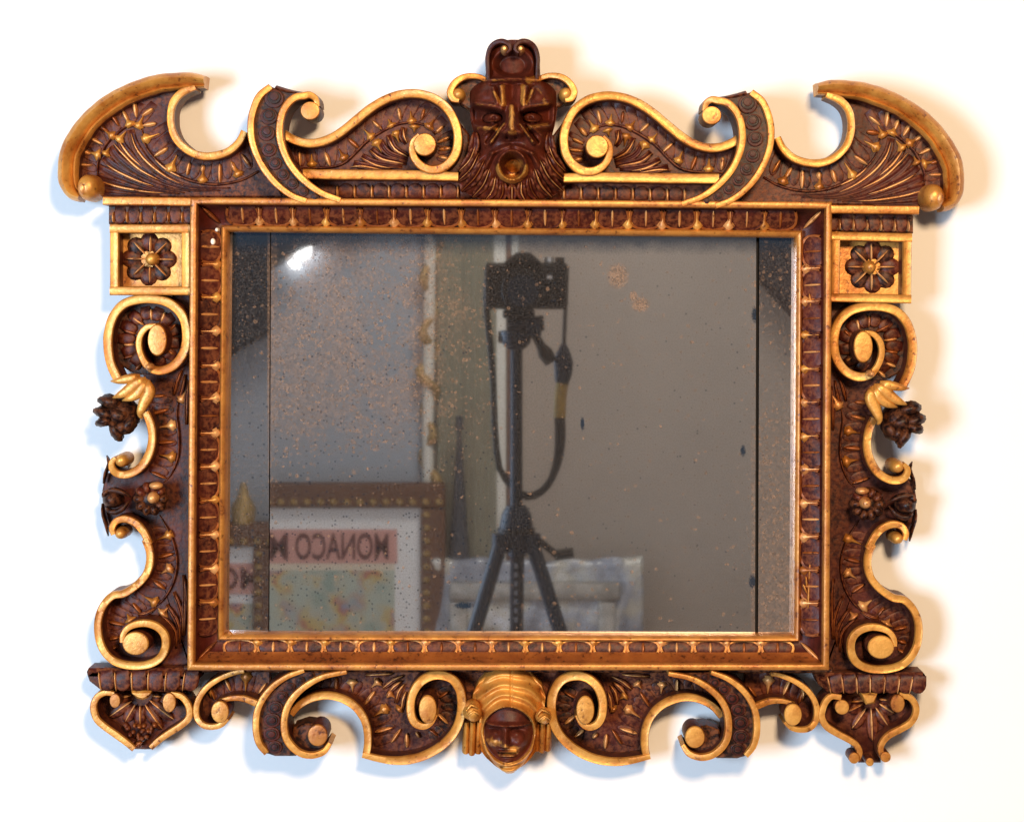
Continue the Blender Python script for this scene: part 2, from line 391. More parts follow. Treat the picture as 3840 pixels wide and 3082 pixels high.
STROKE = [(0, .25, .3), (.15, .8, .9), (.5, 1, 1), (.82, .7, .8), (1, .2, .25)]
DART = [(0, .08, .3), (.3, .20, .55), (.50, .34, .75), (.64, .72, .85), (.78, 1, 1), (.90, .62, .9), (1, .70, .45)]
TONG = [(0, .80, .0), (.25, .92, .85), (.5, 1, 1), (.70, .93, 1), (.86, .70, .95), (.96, .38, .7), (1, .12, .1)]
ME = {('stroke', m): section_mesh('gilt_line', STROKE, RIDGE, m) for m in ('line', 'gold', 'wood', 'bole')}
ME.update({('dart', m): section_mesh('dart', DART, RIDGE, m) for m in ('line', 'gold', 'wood', 'bole', 'bead')})
ME.update({('leaf', m): section_mesh('leaf', TONG, LEAF, m) for m in ('wood', 'gold', 'dark')})
def arch_mesh(mat):
    half = [(.02, .44), (.35, .485), (.62, .475), (.80, .40), (.93, .24), (.985, .0)]
    path = [(x, -z) for x, z in half]+[(x, z) for x, z in half[-2::-1]]
    v = []; f = []
    for i, (x, z) in enumerate(path):
        a = path[max(i-1, 0)]; b = path[min(i+1, len(path)-1)]
        tx, tz = (b[0]-a[0])*.6, b[1]-a[1]; l = math.hypot(tx, tz); nx, nz = tz/l, -tx/l
        for o_, h in ((-1, 0), (-.35, 1), (.35, 1), (1, 0)): v.append((x+nx*o_*.042/.6, h, z+nz*o_*.042))
    for i in range(len(path)-1):
        for j in range(3): f.append((i*4+j, i*4+j+1, (i+1)*4+j+1, (i+1)*4+j))
    me = bpy.data.meshes.new('tongue_rim'); me.from_pydata(v, [], f)
    bm = bmesh.new(); bm.from_mesh(me); bmesh.ops.recalc_face_normals(bm, faces=bm.faces)
    if sum(fc.normal.y for fc in bm.faces) < 0: bmesh.ops.reverse_faces(bm, faces=bm.faces)
    bm.to_mesh(me); bm.free()
    me.polygons.foreach_set('use_smooth', [True]*len(me.polygons)); me.materials.append(MAT[mat]); return me
for m_ in ('bole', 'wood', 'bead'): ME[('arch', m_)] = arch_mesh(m_)
def put(kind, mat, name, o3, ex, across, width, height, parent):
    ex = Vector(ex); ez = Vector(across); n = ex.cross(ez)
    if n.length < 1e-12: return None
    n.normalize()
    if n.y > 0: n = -n
    ez = ex.cross(n).normalized()
    M = Matrix.Identity(4)
    for i in range(3):
        M[i][0] = ex[i]; M[i][1] = n[i]*height; M[i][2] = ez[i]*width; M[i][3] = o3[i]
    if M.to_3x3().determinant() < 0:
        for i in range(3): M[i][2] = -M[i][2]
    return link(bpy.data.objects.new(name, ME[(kind, mat)]), parent, M)
def flat_piece(kind, mat, name, a, b, wpx, h, d, parent, raw=False):
    if not raw: a, b = T(a), T(b)
    A, Bv = W(a[0], a[1], d), W(b[0], b[1], d)
    ex = Bv - A
    return put(kind, mat, name, A, ex, Vector((-ex.z, 0, ex.x)), wpx*S, h, parent)
def strokes(pairs, zfn, wpx, h, d, parent, mat='line', name='gilt_line', lift=0.0):
    for a, b in pairs:
        j_ = lambda p: (p[0]+random.uniform(-7, 7), p[1]+random.uniform(-7, 7)); q = zfn([j_(a), j_(b)]); flat_piece('stroke', mat if random.random() > .22 else 'bole', name, q[0], q[1], wpx*random.uniform(1.0, 1.4), h*.8, d+.001, parent)
def darts(pairs, zfn, wpx, h, d, parent, mat='line', name='dart'):
    for a, b in pairs:      # tail, head
        j_ = lambda p: (p[0]+random.uniform(-9, 9), p[1]+random.uniform(-9, 9)); q = zfn([j_(a), j_(b)]); flat_piece('dart', mat if random.random() > .3 else 'bead', name, q[0], q[1], wpx*random.uniform(1.05, 1.3), h*.85, d+.0008, parent)
def leaf_row(zfn, inner, outer, n, d, parent, mat='wood', h=0.0013, fill=.92, name='leaf'):
    """leaves side by side: each runs from the outer line (base) to the inner line (rounded end)"""
    a = spline(zfn(inner), 6)[0]; b = spline(zfn(outer), 6)[0]
    for i in range(n):
        u = (i+.5)/n; u2 = (i+1)/n; u1 = i/n
        pa = a[int(u*(len(a)-1))][:2]; pb = b[int(u*(len(b)-1))][:2]
        wv = (np.linalg.norm(a[int(u2*(len(a)-1))][:2]-a[int(u1*(len(a)-1))][:2]) + np.linalg.norm(b[int(u2*(len(b)-1))][:2]-b[int(u1*(len(b)-1))][:2]))/2
        flat_piece('leaf', mat, name, tuple(pb), tuple(pa), wv*fill, h, d, parent)
def pstroke(name, pts, wpx, h, d, mat, parent, cross=RIDGE, taper=(.25, .9, 1, .8, .2), step=16, ds=None):
    pts = TT(pts); c, par = spline(pts, step); n = len(c); m = len(cross); v = []; f = []
    for i in range(n):
        t = c[min(i+1, n-1)]-c[max(i-1, 0)]; t = t[:2]/(np.linalg.norm(t[:2])+1e-9); nr = np.array([t[1], -t[0]])
        u = i/(n-1); ww = wpx*np.interp(u, np.linspace(0, 1, len(taper)), taper); hh = h*np.interp(u, [0, .12, .8, 1], [.3, 1, .9, .3])
        dd = d if ds is None else ds[min(int(u*(len(ds)-1)+.5), len(ds)-1)]
        for a, ch in cross:
            q = c[i][:2]+nr*a*ww; v.append(W(q[0], q[1], dd, dd+hh*ch))
    for i in range(n-1):
        for j in range(m-1): f.append((i*m+j, i*m+j+1, (i+1)*m+j+1, (i+1)*m+j))
        f.append((i*m+m-1, i*m, (i+1)*m, (i+1)*m+m-1))
    f.append(tuple(range(m))); f.append(tuple(reversed(range((n-1)*m, n*m))))
    return mesh_obj(name, v, f, mat, parent)
def blob(name, c, rx, ry, d, depth, mat, parent, rot=0.0, seg=14, rings=9, lump=0.0, label=None):
    """a rounded carved lump, centre at depth d"""
    x, y = T(c)[:2]; v = []; f = []
    if T is mirr: rot = -rot
    for i in range(rings+1):
        th = PI*i/rings
        for j in range(seg):
            a = 2*PI*j/seg; r = 1+lump*math.sin(a*3+th*4)*math.sin(th)
            ex, ey = math.sin(th)*math.cos(a)*rx*r, math.sin(th)*math.sin(a)*ry*r
            v.append(W(x+ex*math.cos(rot)-ey*math.sin(rot), y+ex*math.sin(rot)+ey*math.cos(rot), d, d+math.cos(th)*depth))
    for i in range(rings):
        for j in range(seg): k = (j+1) % seg; f.append((i*seg+j, i*seg+k, (i+1)*seg+k, (i+1)*seg+j))
    o = mesh_obj(name, v, f, mat, parent)
    bm = bmesh.new(); bm.from_mesh(o.data); bmesh.ops.remove_doubles(bm, verts=bm.verts, dist=1e-6); bm.to_mesh(o.data); bm.free()
    if label: o['label'] = label
    return o
def bxo(name, lo, hi, mat, parent=None, bev=0.0):
    bm = bmesh.new(); bmesh.ops.create_cube(bm, size=1)
    for v in bm.verts: v.co = Vector([(lo[i]+hi[i])/2 + v.co[i]*(hi[i]-lo[i]) for i in range(3)])
    if bev: bmesh.ops.bevel(bm, geom=bm.edges[:], offset=bev, segments=2, affect='EDGES', profile=.6)
    v = [x.co.copy() for x in bm.verts]; f = [tuple(q.index for q in fc.verts) for fc in bm.faces]; bm.free()
    return sharp(mesh_obj(name, v, f, mat, parent), 35)
def tube(name, pts, rads, mat, parent=None, seg=14, flat=1.0):
    P = [Vector(p) for p in pts]; n = len(P); v = []; f = []
    rl = [float(r) for r in np.interp(np.linspace(0, 1, n), np.linspace(0, 1, len(rads)), rads)] if isinstance(rads, (list, tuple)) and len(rads) != n else rads if isinstance(rads, (list, tuple)) else [rads]*n
    for i in range(n):
        t = (P[min(i+1, n-1)]-P[max(i-1, 0)]).normalized()
        up = Vector((0, 1, 0)) if abs(t.y) < .9 else Vector((1, 0, 0))
        a = t.cross(up).normalized(); b = t.cross(a)
        for j in range(seg):
            q = 2*PI*j/seg; v.append(P[i]+(a*math.cos(q)+b*math.sin(q)*flat)*rl[i])
    for i in range(n-1):
        for j in range(seg): k = (j+1) % seg; f.append((i*seg+j, i*seg+k, (i+1)*seg+k, (i+1)*seg+j))
    f.append(tuple(range(seg))); f.append(tuple(range((n-1)*seg, n*seg)))
    return sharp(mesh_obj(name, v, f, mat, parent), 50)
def structure(o): o['kind'] = 'structure'; return o

# ------------------------------------------------------------------ setting
YB = -3.0
wl = structure(bxo('wall', (-2.6, 0.0, 0.0), (2.6, 0.12, 3.0), 'wall'))
lean = math.radians(1.6)     # the mirror hangs from its top, leaning away from the wall: the wall recedes behind it going up
wl.matrix_basis = Matrix.Translation((0, 0, 1.12)) @ Matrix.Rotation(-lean, 4, 'X') @ Matrix.Translation((0, 0, -1.12)) @ wl.matrix_basis
structure(bxo('floor', (-2.6, YB, -0.1), (2.6, 0.0, -0.002), 'floor'))
structure(bxo('back_wall', (-2.6, YB-0.12, 0.0), (2.6, YB, 3.0), 'backwall'))

# ------------------------------------------------------------------ the mirror
mir = thing('carved_mirror', 'carved and gilded walnut wall mirror with scrolled crest and two masks', 'mirror', (0, 0, 1.2))
DR = 0.045
OQ = [(717, 742), (3117, 758), (3106, 2508), (706, 2508)]
IQ = [(847, 868), (2991, 890), (2982, 2392), (833, 2386)]
def RP(side, u, t):
    a, b = [(0, 1), (1, 2), (2, 3), (3, 0)][side]
    ca = np.array(OQ[a])*(1-t)+np.array(IQ[a])*t; cb = np.array(OQ[b])*(1-t)+np.array(IQ[b])*t
    return ca*(1-u)+cb*u
def rail(name, side, prof, mat, parent):
    v = []; f = []; m = len(prof); n = 24
    for i in range(n+1):
        for t, d in prof:
            q = RP(side, i/n, t); v.append(W(q[0], q[1], DR, d))
    for i in range(n):
        for j in range(m-1): f.append((i*m+j, i*m+j+1, (i+1)*m+j+1, (i+1)*m+j))
        f.append((i*m+m-1, i*m, (i+1)*m, (i+1)*m+m-1))
    f.append(tuple(range(m))); f.append(tuple(range(n*m, n*m+m)))
    return sharp(mesh_obj(name, v, f, mat, parent), 45)
COVE = [(.19, .006), (.19, .0450), (.215, .0400), (.30, .0352), (.42, .0312), (.56, .0284), (.72, .0266), (.81, .0262), (.81, .006)]
def cove_d(t): return float(np.interp(t, [c[0] for c in COVE[1:-1]], [c[1] for c in COVE[1:-1]]))
for side in range(4):
    rail('outer_bead', side, [(0, .004), (0, .050), (.015, .0515), (.04, .0520), (.16, .0520), (.185, .0515), (.20, .0490), (.20, .004)], 'bead', mir)
    cv = rail('cove_moulding', side, COVE, 'wood', mir)
    rail('inner_bead', side, [(.80, .006), (.80, .0305), (.815, .0325), (.86, .0338), (.92, .0333), (.97, .0310), (1.0, .0265), (1.0, .006)], 'bead', mir)
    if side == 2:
        rail('lit_slope_strip', side, [(.20, .010)]+[(t, cove_d(t)+.0012) for t in (.20, .215, .26, .30, .36, .42, .45)]+[(.455, .010)], 'bole', mir)  # light on the upward-facing slope, put in as a reddish gold strip
    n = [17, 12, 17, 12][side]
    a_, b_ = [(0, 1), (1, 2), (2, 3), (3, 0)][side]
    Lo = np.linalg.norm(np.array(OQ[a_])-np.array(OQ[b_])); Li = np.linalg.norm(np.array(IQ[a_])-np.array(IQ[b_])); wd_ = (Lo-Li)/2
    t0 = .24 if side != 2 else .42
    for i in range(n):
        for kind, uu in (('leaf', (i+.5)/n), ('dart', (i+1)/n)):
            if kind == 'dart' and i == n-1: continue
            m0 = wd_*.95; sp0 = m0+(Lo-2*m0)*uu; step_ = (Lo-2*m0)/n
            def at(t, lift=0.0, dsp=0.0):
                u = (sp0+dsp-wd_*t)/(Lo-2*wd_*t); q = RP(side, u, t); return W(q[0], q[1], DR, cove_d(t)+lift)
            acr = at(.5, 0, step_*.5)-at(.5, 0, -step_*.5); wd = acr.length
            jt = random.uniform(-.015, .015)
            if kind == 'leaf':
                put('leaf', 'wood', 'leaf', at(t0, -.0006), at(.785+jt, .0002)-at(t0, -.0006), acr, wd*.95, .0019, cv)
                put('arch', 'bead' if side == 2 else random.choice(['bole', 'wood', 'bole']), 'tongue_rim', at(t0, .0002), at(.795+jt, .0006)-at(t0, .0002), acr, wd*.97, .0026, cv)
                put('stroke', random.choice(['line', 'line', 'bole']), 'midrib', at(t0+.03, .0012), at(.74+jt, .0016)-at(t0+.03, .0012), acr, wd*random.uniform(.09, .13), .0030, cv)
            else:
                put('dart', random.choice(['line', 'line', 'bead', 'gold']), 'dart', at(t0+.04+jt, .0006), at(.79, .0012, random.uniform(-5, 5))-at(t0+.04+jt, .0006), acr, wd*random.uniform(.33, .42), .0050, cv)
    a, b = RP(side, 0.0, .26), RP(side, 0.0, .74)
    A, Bv = W(a[0], a[1], DR, cove_d(.26)-.0005), W(b[0], b[1], DR, cove_d(.74)+.0008)
    put('stroke', 'bole' if side in (0, 3) else 'line', 'mitre_leaf', A, Bv-A, Vector((-(Bv-A).z, 0, (Bv-A).x)), 16*S, .0035, cv)
# chips and scratches on the cove
boss('paint_chip', (795, 906), 12, 14, .0345, .026, 'chip', mir, .4)
boss('paint_chip', (812, 862), 7, 8, .0345, .026, 'chip', mir, .4)
for a, b in (((3048, 1935), (3046, 1970)), ((3037, 2112), (3034, 2180)), ((3033, 2190), (3030, 2282)), ((3022, 2160), (3026, 2200)), ((3012, 2190), (3026, 2225)), ((3035, 1100), (3040, 1150)), ((3020, 1130), (3062, 1118))):
    flat_piece('stroke', 'gold', 'gilt_scratch', a, b, 9, .0022, .0335, mir, raw=True)

# glass: three panes butted together
TL_, TR_ = math.radians(2.4), math.radians(2.4)
def pane(name, xl_t, xr_t, xl_b, xr_b, tilt, label):
    yt, yb = 858, 2402
    k = (D-DM)/D*S
    def pt(px, py, px0): # px0 = hinge
        x = XF+(px-FX)*k; x0 = XF+(px0-FX)*k
        return Vector((x, -DM - (x-x0)*math.tan(tilt), ZF-(py-FY)*k))
    h = xr_t if tilt > 0 else xl_t
    v = [pt(xl_t, yt, h), pt(xr_t, yt, h), pt(xr_b, yb, h), pt(xl_b, yb, h)]
    v += [q+Vector((0, .003, 0)) for q in v]
    f = [(0, 1, 2, 3), (7, 6, 5, 4)]+[(i, (i+1) % 4, (i+1) % 4+4, i+4) for i in range(4)]
    o = mesh_obj(name, v, f, 'glass', mir, smooth=False); o['label'] = label; return o
pane('mirror_pane', 1017, 2836, 1010, 2831, 0.0, 'wide middle pane of foxed mirror glass')
pane('mirror_pane', 834, 1013, 824, 1006, TL_, 'narrow left pane of mirror glass, dark at its top')
pane('mirror_pane', 2848, 3002, 2843, 2994, -TR_, 'narrow right pane of mirror glass, speckled at its foot')
panel('backing_board', [(760, 800), (3070, 812), (3060, 2450), (750, 2450)], DM-.006, .002, 'seam', mir, bevel=.001)

# ---------------- pieces drawn once on the left and again on the right
RIGHT = False
def halves():
    hp = panel('horn_panel', Z1([(300, 1290), (250, 1120), (260, 940), (330, 740), (480, 560), (700, 400), (950, 290), (1220, 235), (1290, 300), (1215, 450), (1210, 600), (1260, 740), (1370, 850), (1500, 905), (1640, 905), (1780, 860), (1880, 770), (1930, 700), (2080, 760), (2160, 1000), (2300, 1318), (420, 1318)]), .0127, .004, 'wood', mir)
    ribbon('horn_rim', Z1([(1530, 165), (1380, 150), (1210, 160), (1050, 180), (780, 270), (560, 395), (375, 555), (250, 730), (180, 880), (162, 1030), (168, 1150), (215, 1255), (300, 1300)]), [118, 158, 180, 190, 192, 195, 200, 206, 212, 212, 190, 150, 110][0:1] and [w*.3803 for w in (120, 165, 185, 190, 196, 200, 206, 212, 215, 212, 200, 160, 110)], [.038, .038, .039, .040, .041, .041, .041, .041, .041, .041, .041, .040, .039], .004, 'gold', mir, PROF_ROLL if not RIGHT else PROF_ROLL)
    boss('horn_knob', Z1([(372, 1212)])[0], 43, 51, .046, .008, 'gold', mir, .5)
    boss('horn_knob_eye', Z1([(330, 1225)])[0], 18, 28, .0472, .03, 'line', mir, .6)
    ribbon('hook_rim', Z1([(1450, 232), (1330, 275), (1250, 350), (1212, 450), (1210, 600), (1260, 740), (1370, 850), (1500, 905), (1640, 905), (1780, 860), (1880, 770), (1935, 665)]), [22, 30, 30, 29, 28, 28, 29, 30, 30, 29, 28, 26], .0330, .004, 'gold', mir)
    d = .0127
    # fan of long flutes
    fan = [[(815, 650), (850, 790), (960, 960), (1130, 1110), (1400, 1215), (1800, 1225)], [(700, 740), (770, 860), (920, 1030), (1130, 1160), (1400, 1240), (1700, 1250)], [(610, 820), (700, 940), (880, 1080), (1130, 1195), (1400, 1258)], [(550, 920), (660, 1015), (850, 1125), (1100, 1225), (1350, 1272)], [(500, 1020), (640, 1095), (830, 1170), (1080, 1250), (1300, 1285)], [(480, 1110), (650, 1165), (850, 1220), (1080, 1270)], [(480, 1200), (700, 1240), (950, 1280), (1100, 1292)], [(500, 1270), (700, 1290), (1000, 1302)]]
    for q in fan: pstroke('flute', Z1(q), 38, .0024, d, 'wood', hp, FLUTE, (.75, 1, .9, .55, .3, .15))
    for q in ([(820, 690), (870, 830), (980, 970), (1160, 1110), (1330, 1195)], [(650, 790), (750, 900), (900, 1040), (1100, 1150)], [(570, 990), (700, 1070), (900, 1160), (1040, 1205)], [(490, 1150), (700, 1215), (950, 1260), (1140, 1275)], [(700, 760), (800, 900), (930, 1020)], [(1040, 930), (1180, 1050), (1380, 1150)]):
        pstroke('gilt_line', Z1(q), 12, .0030, d+.0016, 'line', hp)
    pstroke('stem', Z1([(490, 1090), (500, 960), (580, 790), (680, 690), (800, 610), (930, 640)]), 13, .005, d, 'wood', hp, taper=(.5, 1, 1, .8))
    pstroke('stem', Z1([(930, 650), (960, 800), (1050, 930), (1200, 1050), (1400, 1150), (1650, 1190), (1900, 1150), (2080, 1060)]), 13, .0045, d, 'wood', hp, taper=(.5, 1, 1, .8))
    leaf_row(Z1, [(490, 1080), (540, 850), (680, 690), (800, 600), (930, 620)], [(285, 1040), (350, 760), (560, 560), (830, 400), (1130, 390)], 9, d, hp)
    leaf_row(Z1, [(960, 700), (1050, 900), (1250, 1060), (1550, 1165), (1850, 1120), (2050, 1010)], [(1185, 560), (1230, 760), (1360, 890), (1580, 950), (1800, 900), (1960, 790)], 11, d, hp)
    strokes([((490, 600), (590, 670)), ((385, 715), (535, 795)), ((315, 850), (430, 892)), ((610, 480), (695, 620)), ((745, 470), (790, 580)), ((845, 380), (870, 530)), ((1040, 435), (920, 520)), ((1065, 585), (930, 610)), ((1185, 825), (1045, 912)), ((1395, 970), (1365, 1100)), ((1690, 985), (1690, 1165)), ((1915, 890), (1990, 1015)), ((295, 995), (440, 1005)), ((1525, 990), (1525, 1070)), ((1800, 960), (1850, 1060))], Z1, 15, .0045, d+.001, hp)
    darts([((540, 640), (670, 720)), ((760, 520), (815, 625)), ((940, 520), (880, 640)), ((400, 870), (520, 910)), ((1090, 690), (930, 760)), ((1280, 900), (1180, 1060)), ((1525, 1030), (1525, 1175)), ((1830, 990), (1890, 1120)), ((760, 670), (690, 760)), ((600, 830), (560, 910))], Z1, 38, .006, d+.001, hp, 'gold')
    # central pediment
    pp = panel('pediment_panel', Z2([(430, 690), (480, 730), (600, 770), (720, 780), (850, 750), (980, 680), (1120, 570), (1280, 440), (1430, 350), (1580, 300), (1740, 290), (1900, 330), (2040, 420), (2156, 560), (2260, 700), (2260, 1336), (660, 1336), (520, 1250), (420, 1000), (400, 800)]), .0135, .004, 'wood', mir)
    ribbon('scroll_rim', Z2([(430, 690), (500, 735), (600, 772), (720, 782), (850, 752), (980, 682), (1120, 572), (1280, 442), (1430, 352), (1580, 302), (1740, 292), (1900, 332), (2030, 425), (2110, 555), (2148, 700), (2135, 850), (2075, 960), (1980, 1030), (1870, 1040), (1775, 995), (1715, 920), (1695, 830), (1712, 755), (1765, 700)]), [33]*14+[34, 34, 34, 34, 32, 30, 28, 26, 22, 16], [.036]*10+[.038, .040, .042, .043, .044, .044, .044, .043, .043, .043, .043, .044, .045, .046], .006, 'gold', mir)
    boss('volute_boss', Z2([(1822, 795)])[0], 43, 43, .047, .010, 'gold', mir, .3)
    ribbon('cornice_bar', Z2([(620, 1085), (900, 1090), (1400, 1094), (1800, 1098), (2150, 1112)]), [38, 38, 38, 37, 34], .0385, .006, 'gold', mir)
    d = .0135
    leaf_row(Z2, [(560, 1010), (900, 1020), (1080, 930), (1250, 770), (1400, 665), (1550, 598), (1700, 580), (1850, 615), (1930, 720)], [(520, 810), (800, 810), (1000, 720), (1180, 570), (1330, 460), (1500, 385), (1700, 350), (1920, 420), (2060, 600)], 15, d, pp)
    leaf_row(Z2, [(1945, 740), (1950, 850), (1930, 960)], [(2095, 640), (2110, 830), (2060, 980)], 4, d, pp)
    pstroke('stem', Z2([(560, 1030), (750, 1030), (900, 1020), (1010, 990), (1100, 920), (1250, 770), (1400, 670), (1550, 600), (1700, 580), (1850, 620), (1930, 700)]), 12, .0055, d, 'wood', pp, taper=(.6, 1, 1, 1, .7))
    for q in ([(1620, 630), (1600, 720), (1640, 790)], [(1470, 700), (1520, 830), (1660, 910)], [(1380, 760), (1460, 880), (1650, 950)], [(1290, 840), (1400, 930), (1640, 985)], [(1200, 910), (1350, 985), (1600, 1015)], [(1120, 980), (1300, 1025), (1500, 1035)]):
        pstroke('flute', Z2(q), 30, .005, d, 'wood', pp, FLUTE, (.8, 1, .8, .5))
    for q in ([(1455, 720), (1530, 845), (1650, 915)], [(1285, 855), (1400, 940), (1610, 985)], [(1610, 640), (1620, 720), (1650, 780)], [(1195, 925), (1340, 1000), (1480, 1030)], [(1090, 1020), (1200, 1010), (1400, 1045)]):
        pstroke('gilt_line', Z2(q), 11, .0032, d+.0030, 'line', pp)
    strokes([((580, 870), (600, 1005)), ((840, 870), (895, 1005)), ((1070, 745), (1175, 835)), ((1305, 565), (1395, 645)), ((1815, 445), (1780, 560)), ((1995, 615), (1925, 690)), ((2065, 720), (1950, 780)), ((2085, 830), (1960, 850)), ((2060, 935), (1960, 915)), ((1560, 440), (1580, 560))], Z2, 14, .0045, d+.001, pp)
    darts([((710, 890), (715, 1020)), ((980, 830), (1040, 950)), ((1220, 650), (1310, 745)), ((1455, 540), (1510, 620)), ((1680, 470), (1690, 585)), ((1910, 540), (1840, 640)), ((1560, 780), (1530, 660)), ((1400, 860), (1340, 745)), ((1710, 690), (1715, 610))], Z2, 36, .006, d+.001, pp, 'gold')
    # fluted frieze under the cornice bar
    x = 960
    while x < 2156:
        flat_piece('leaf', 'wood', 'leaf', *Z2([(x+86, 1330), (x+86, 1175)]), 58, .0020, .0135, pp)
        flat_piece('stroke', 'line', 'gilt_line', *Z2([(x, 1322), (x, 1195)]), 12, .0050, .0140, pp)
        x += 170
    # strap console
    Lp = [(300, 225), (195, 310), (135, 435), (105, 580), (115, 750), (170, 915), (262, 1075), (385, 1210), (520, 1305), (650, 1352)]
    Rp = [(640, 312), (545, 330), (470, 390), (415, 485), (390, 605), (392, 735), (435, 880), (515, 1025), (645, 1165), (800, 1272), (985, 1345)]
    sp = panel('strap_ground', Z2(Lp+[(985, 1345)]+Rp[::-1][1:]+[(600, 285), (460, 270)]), .0490, .012, 'dark', mir)
    ribbon('strap_edge', Z2(Lp), [26, 28, 28, 27, 26, 25, 25, 24, 23, 22], [.053, .0545, .055, .055, .055, .055, .055, .0545, .054, .0535], .010, 'gold', mir)
    ribbon('strap_edge', Z2([(760, 420), (745, 345), (690, 305)]+Rp), [20, 24, 26, 28, 28, 29, 29, 28, 27, 27, 26, 25, 24, 22], [.049, .050, .052, .0535, .0545]+[.055]*6+[.0545, .054, .0535], .010, 'gold', mir)
    boss('strap_knob', Z2([(690, 462)])[0], 37, 35, .0505, .012, 'bead' if not RIGHT else 'gold', mir, .25)
    ribbon('strap_return', Z2([(345, 232), (450, 262), (560, 285), (700, 300)]), [30, 26, 22, 16], .0485, .012, 'wood', mir, PROF_ROUND)
    for (cx, cy, r) in ((335, 345, 96), (285, 520, 84), (262, 685, 78), (285, 850, 70), (345, 985, 64), (425, 1095, 58), (520, 1185, 54), (625, 1262, 48), (740, 1315, 38)):
        c = Z2([(cx, cy)])[0]
        b = boss('coin', c, r*.3803, r*.3803*.95, .0512, .045, 'wood', mir, .3, seg=20)
        boss('coin_rim', (c[0], c[1]-r*.05), r*.27, r*.26, .0526, .046, 'dark', b, .3, seg=18); boss('coin_eye', (c[0], c[1]-r*.09), r*.17, r*.16, .0540, .046, 'wood', b, .3, seg=14)
    # capital block
    ribbon('capital_bar', [(385, 753), (500, 754), (600, 755), (714, 757)], [32]*4, .053, .004, 'gold', mir)
    cf = panel('capital_frieze', [(407, 770), (714, 770), (714, 841), (407, 841)], .034, .004, 'dark', mir)
    for i in range(6):
        x = 426+51.6*i
        flat_piece('leaf', 'wood', 'leaf', (x+25, 774), (x+25, 840), 46, .0020, .034, cf)
        flat_piece('stroke', 'line', 'gilt_line', (x, 836), (x, 795), 11, .006, .034, cf)
    bk = panel('rosette_ground', [(430, 858), (697, 858), (697, 1092), (430, 1092)], .0180, .004, 'gold', mir)
    for q in ([(411, 858), (712, 858)], [(411, 1091), (712, 1091)], [(428, 842), (428, 1106)], [(696, 842), (696, 1106)]):
        ribbon('rosette_border', q, 33, .0392 if q[0][1] == q[1][1] else .0388, .004, 'gold', bk, wob=.005)
    for i in range(8):
        a = 2*PI*i/8+.02
        c = (563, 972)
        flat_piece('leaf', 'dark' if i % 2 else 'wood', 'petal', (c[0]+14*math.cos(a), c[1]+14*math.sin(a)), (c[0]+(106)*math.cos(a), c[1]+102*math.sin(a)), 74, .0085, .0133, bk)
        flat_piece('stroke', 'line', 'petal_rib', (c[0]+24*math.cos(a), c[1]+24*math.sin(a)), (c[0]+88*math.cos(a), c[1]+88*math.sin(a)), 9, .0035, .0245, bk)
    boss('rosette_boss', (563, 972), 24, 25, .037, .02, 'gold', bk, .8)
    # ring scroll
    th = np.linspace(0, 2*PI, 28, endpoint=False)
    rg = panel('ring_ground', [(553+150*math.cos(a), 1262+146*math.sin(a)) for a in th], .0123, .004, 'dark', mir)
    ribbon('ring_rim', L1([(270, 1700), (205, 1560), (178, 1420), (180, 1270), (230, 1110), (340, 1000), (530, 965), (720, 1000), (845, 1115), (885, 1280), (862, 1440), (775, 1560), (660, 1610), (555, 1588), (487, 1500), (455, 1390), (470, 1290), (530, 1220), (610, 1205)]), [34]*11+[35, 34, 28, 24, 24, 24, 22, 18], [.036]*12+[.037, .039, .040, .041, .042, .043, .044], .006, 'gold', mir)
    boss('volute_boss', L1([(622, 1335)])[0], 36, 60, .0455, .012, 'gold' if not RIGHT else 'gold', mir, .25)
    for i in range(13):
        a = 2*PI*i/13+.2
        c = (563, 1266)
        flat_piece('leaf', 'wood', 'leaf', (c[0]+122*math.cos(a), c[1]+118*math.sin(a)), (c[0]+52*math.cos(a), c[1]+66*math.sin(a)), 44, .004, .0123, rg)
    strokes([((320, 1250), (440, 1278)), ((315, 1380), (430, 1372)), ((325, 1505), (425, 1470)), ((400, 1130), (510, 1205)), ((570, 1050), (570, 1160)), ((430, 1600), (490, 1545)), ((800, 1190), (740, 1250)), ((770, 1460), (720, 1420)), ((690, 1090), (665, 1180))], L1, 13, .0045, .0133, rg)
    # side panel
    so = L2([(560, 150), (560, 470), (600, 600), (605, 700), (570, 840), (490, 950), (360, 1020), (270, 1010), (205, 1000), (160, 1010), (130, 1200), (150, 1400), (215, 1540), (260, 1460), (350, 1440), (450, 1480), (530, 1570), (580, 1700)]) + L3([(640, 120), (685, 250), (690, 380), (650, 510), (570, 610), (470, 690), (380, 740), (290, 745), (210, 800), (150, 900), (110, 1020), (105, 1150), (130, 1280), (190, 1400), (290, 1500), (430, 1540), (600, 1545), (800, 1560), (1150, 1560)])
    sd = panel('side_panel', so+[(716, 2500), (716, 1096), (650, 1096), (600, 1250), (520, 1370)], .0118, .004, 'wood', mir)
    ribbon('scroll_rim', L2([(545, 420), (590, 530), (608, 640), (600, 745), (565, 850), (490, 955), (380, 1015), (285, 1012), (228, 965), (222, 900), (260, 860)]), [28, 30, 30, 31, 32, 32, 31, 28, 26, 22, 16], [.036]*8+[.038, .039, .040], .004, 'gold', mir)
    boss('volute_boss', L2([(305, 888)])[0], 27, 26, .041, .008, 'gold', mir, .5)
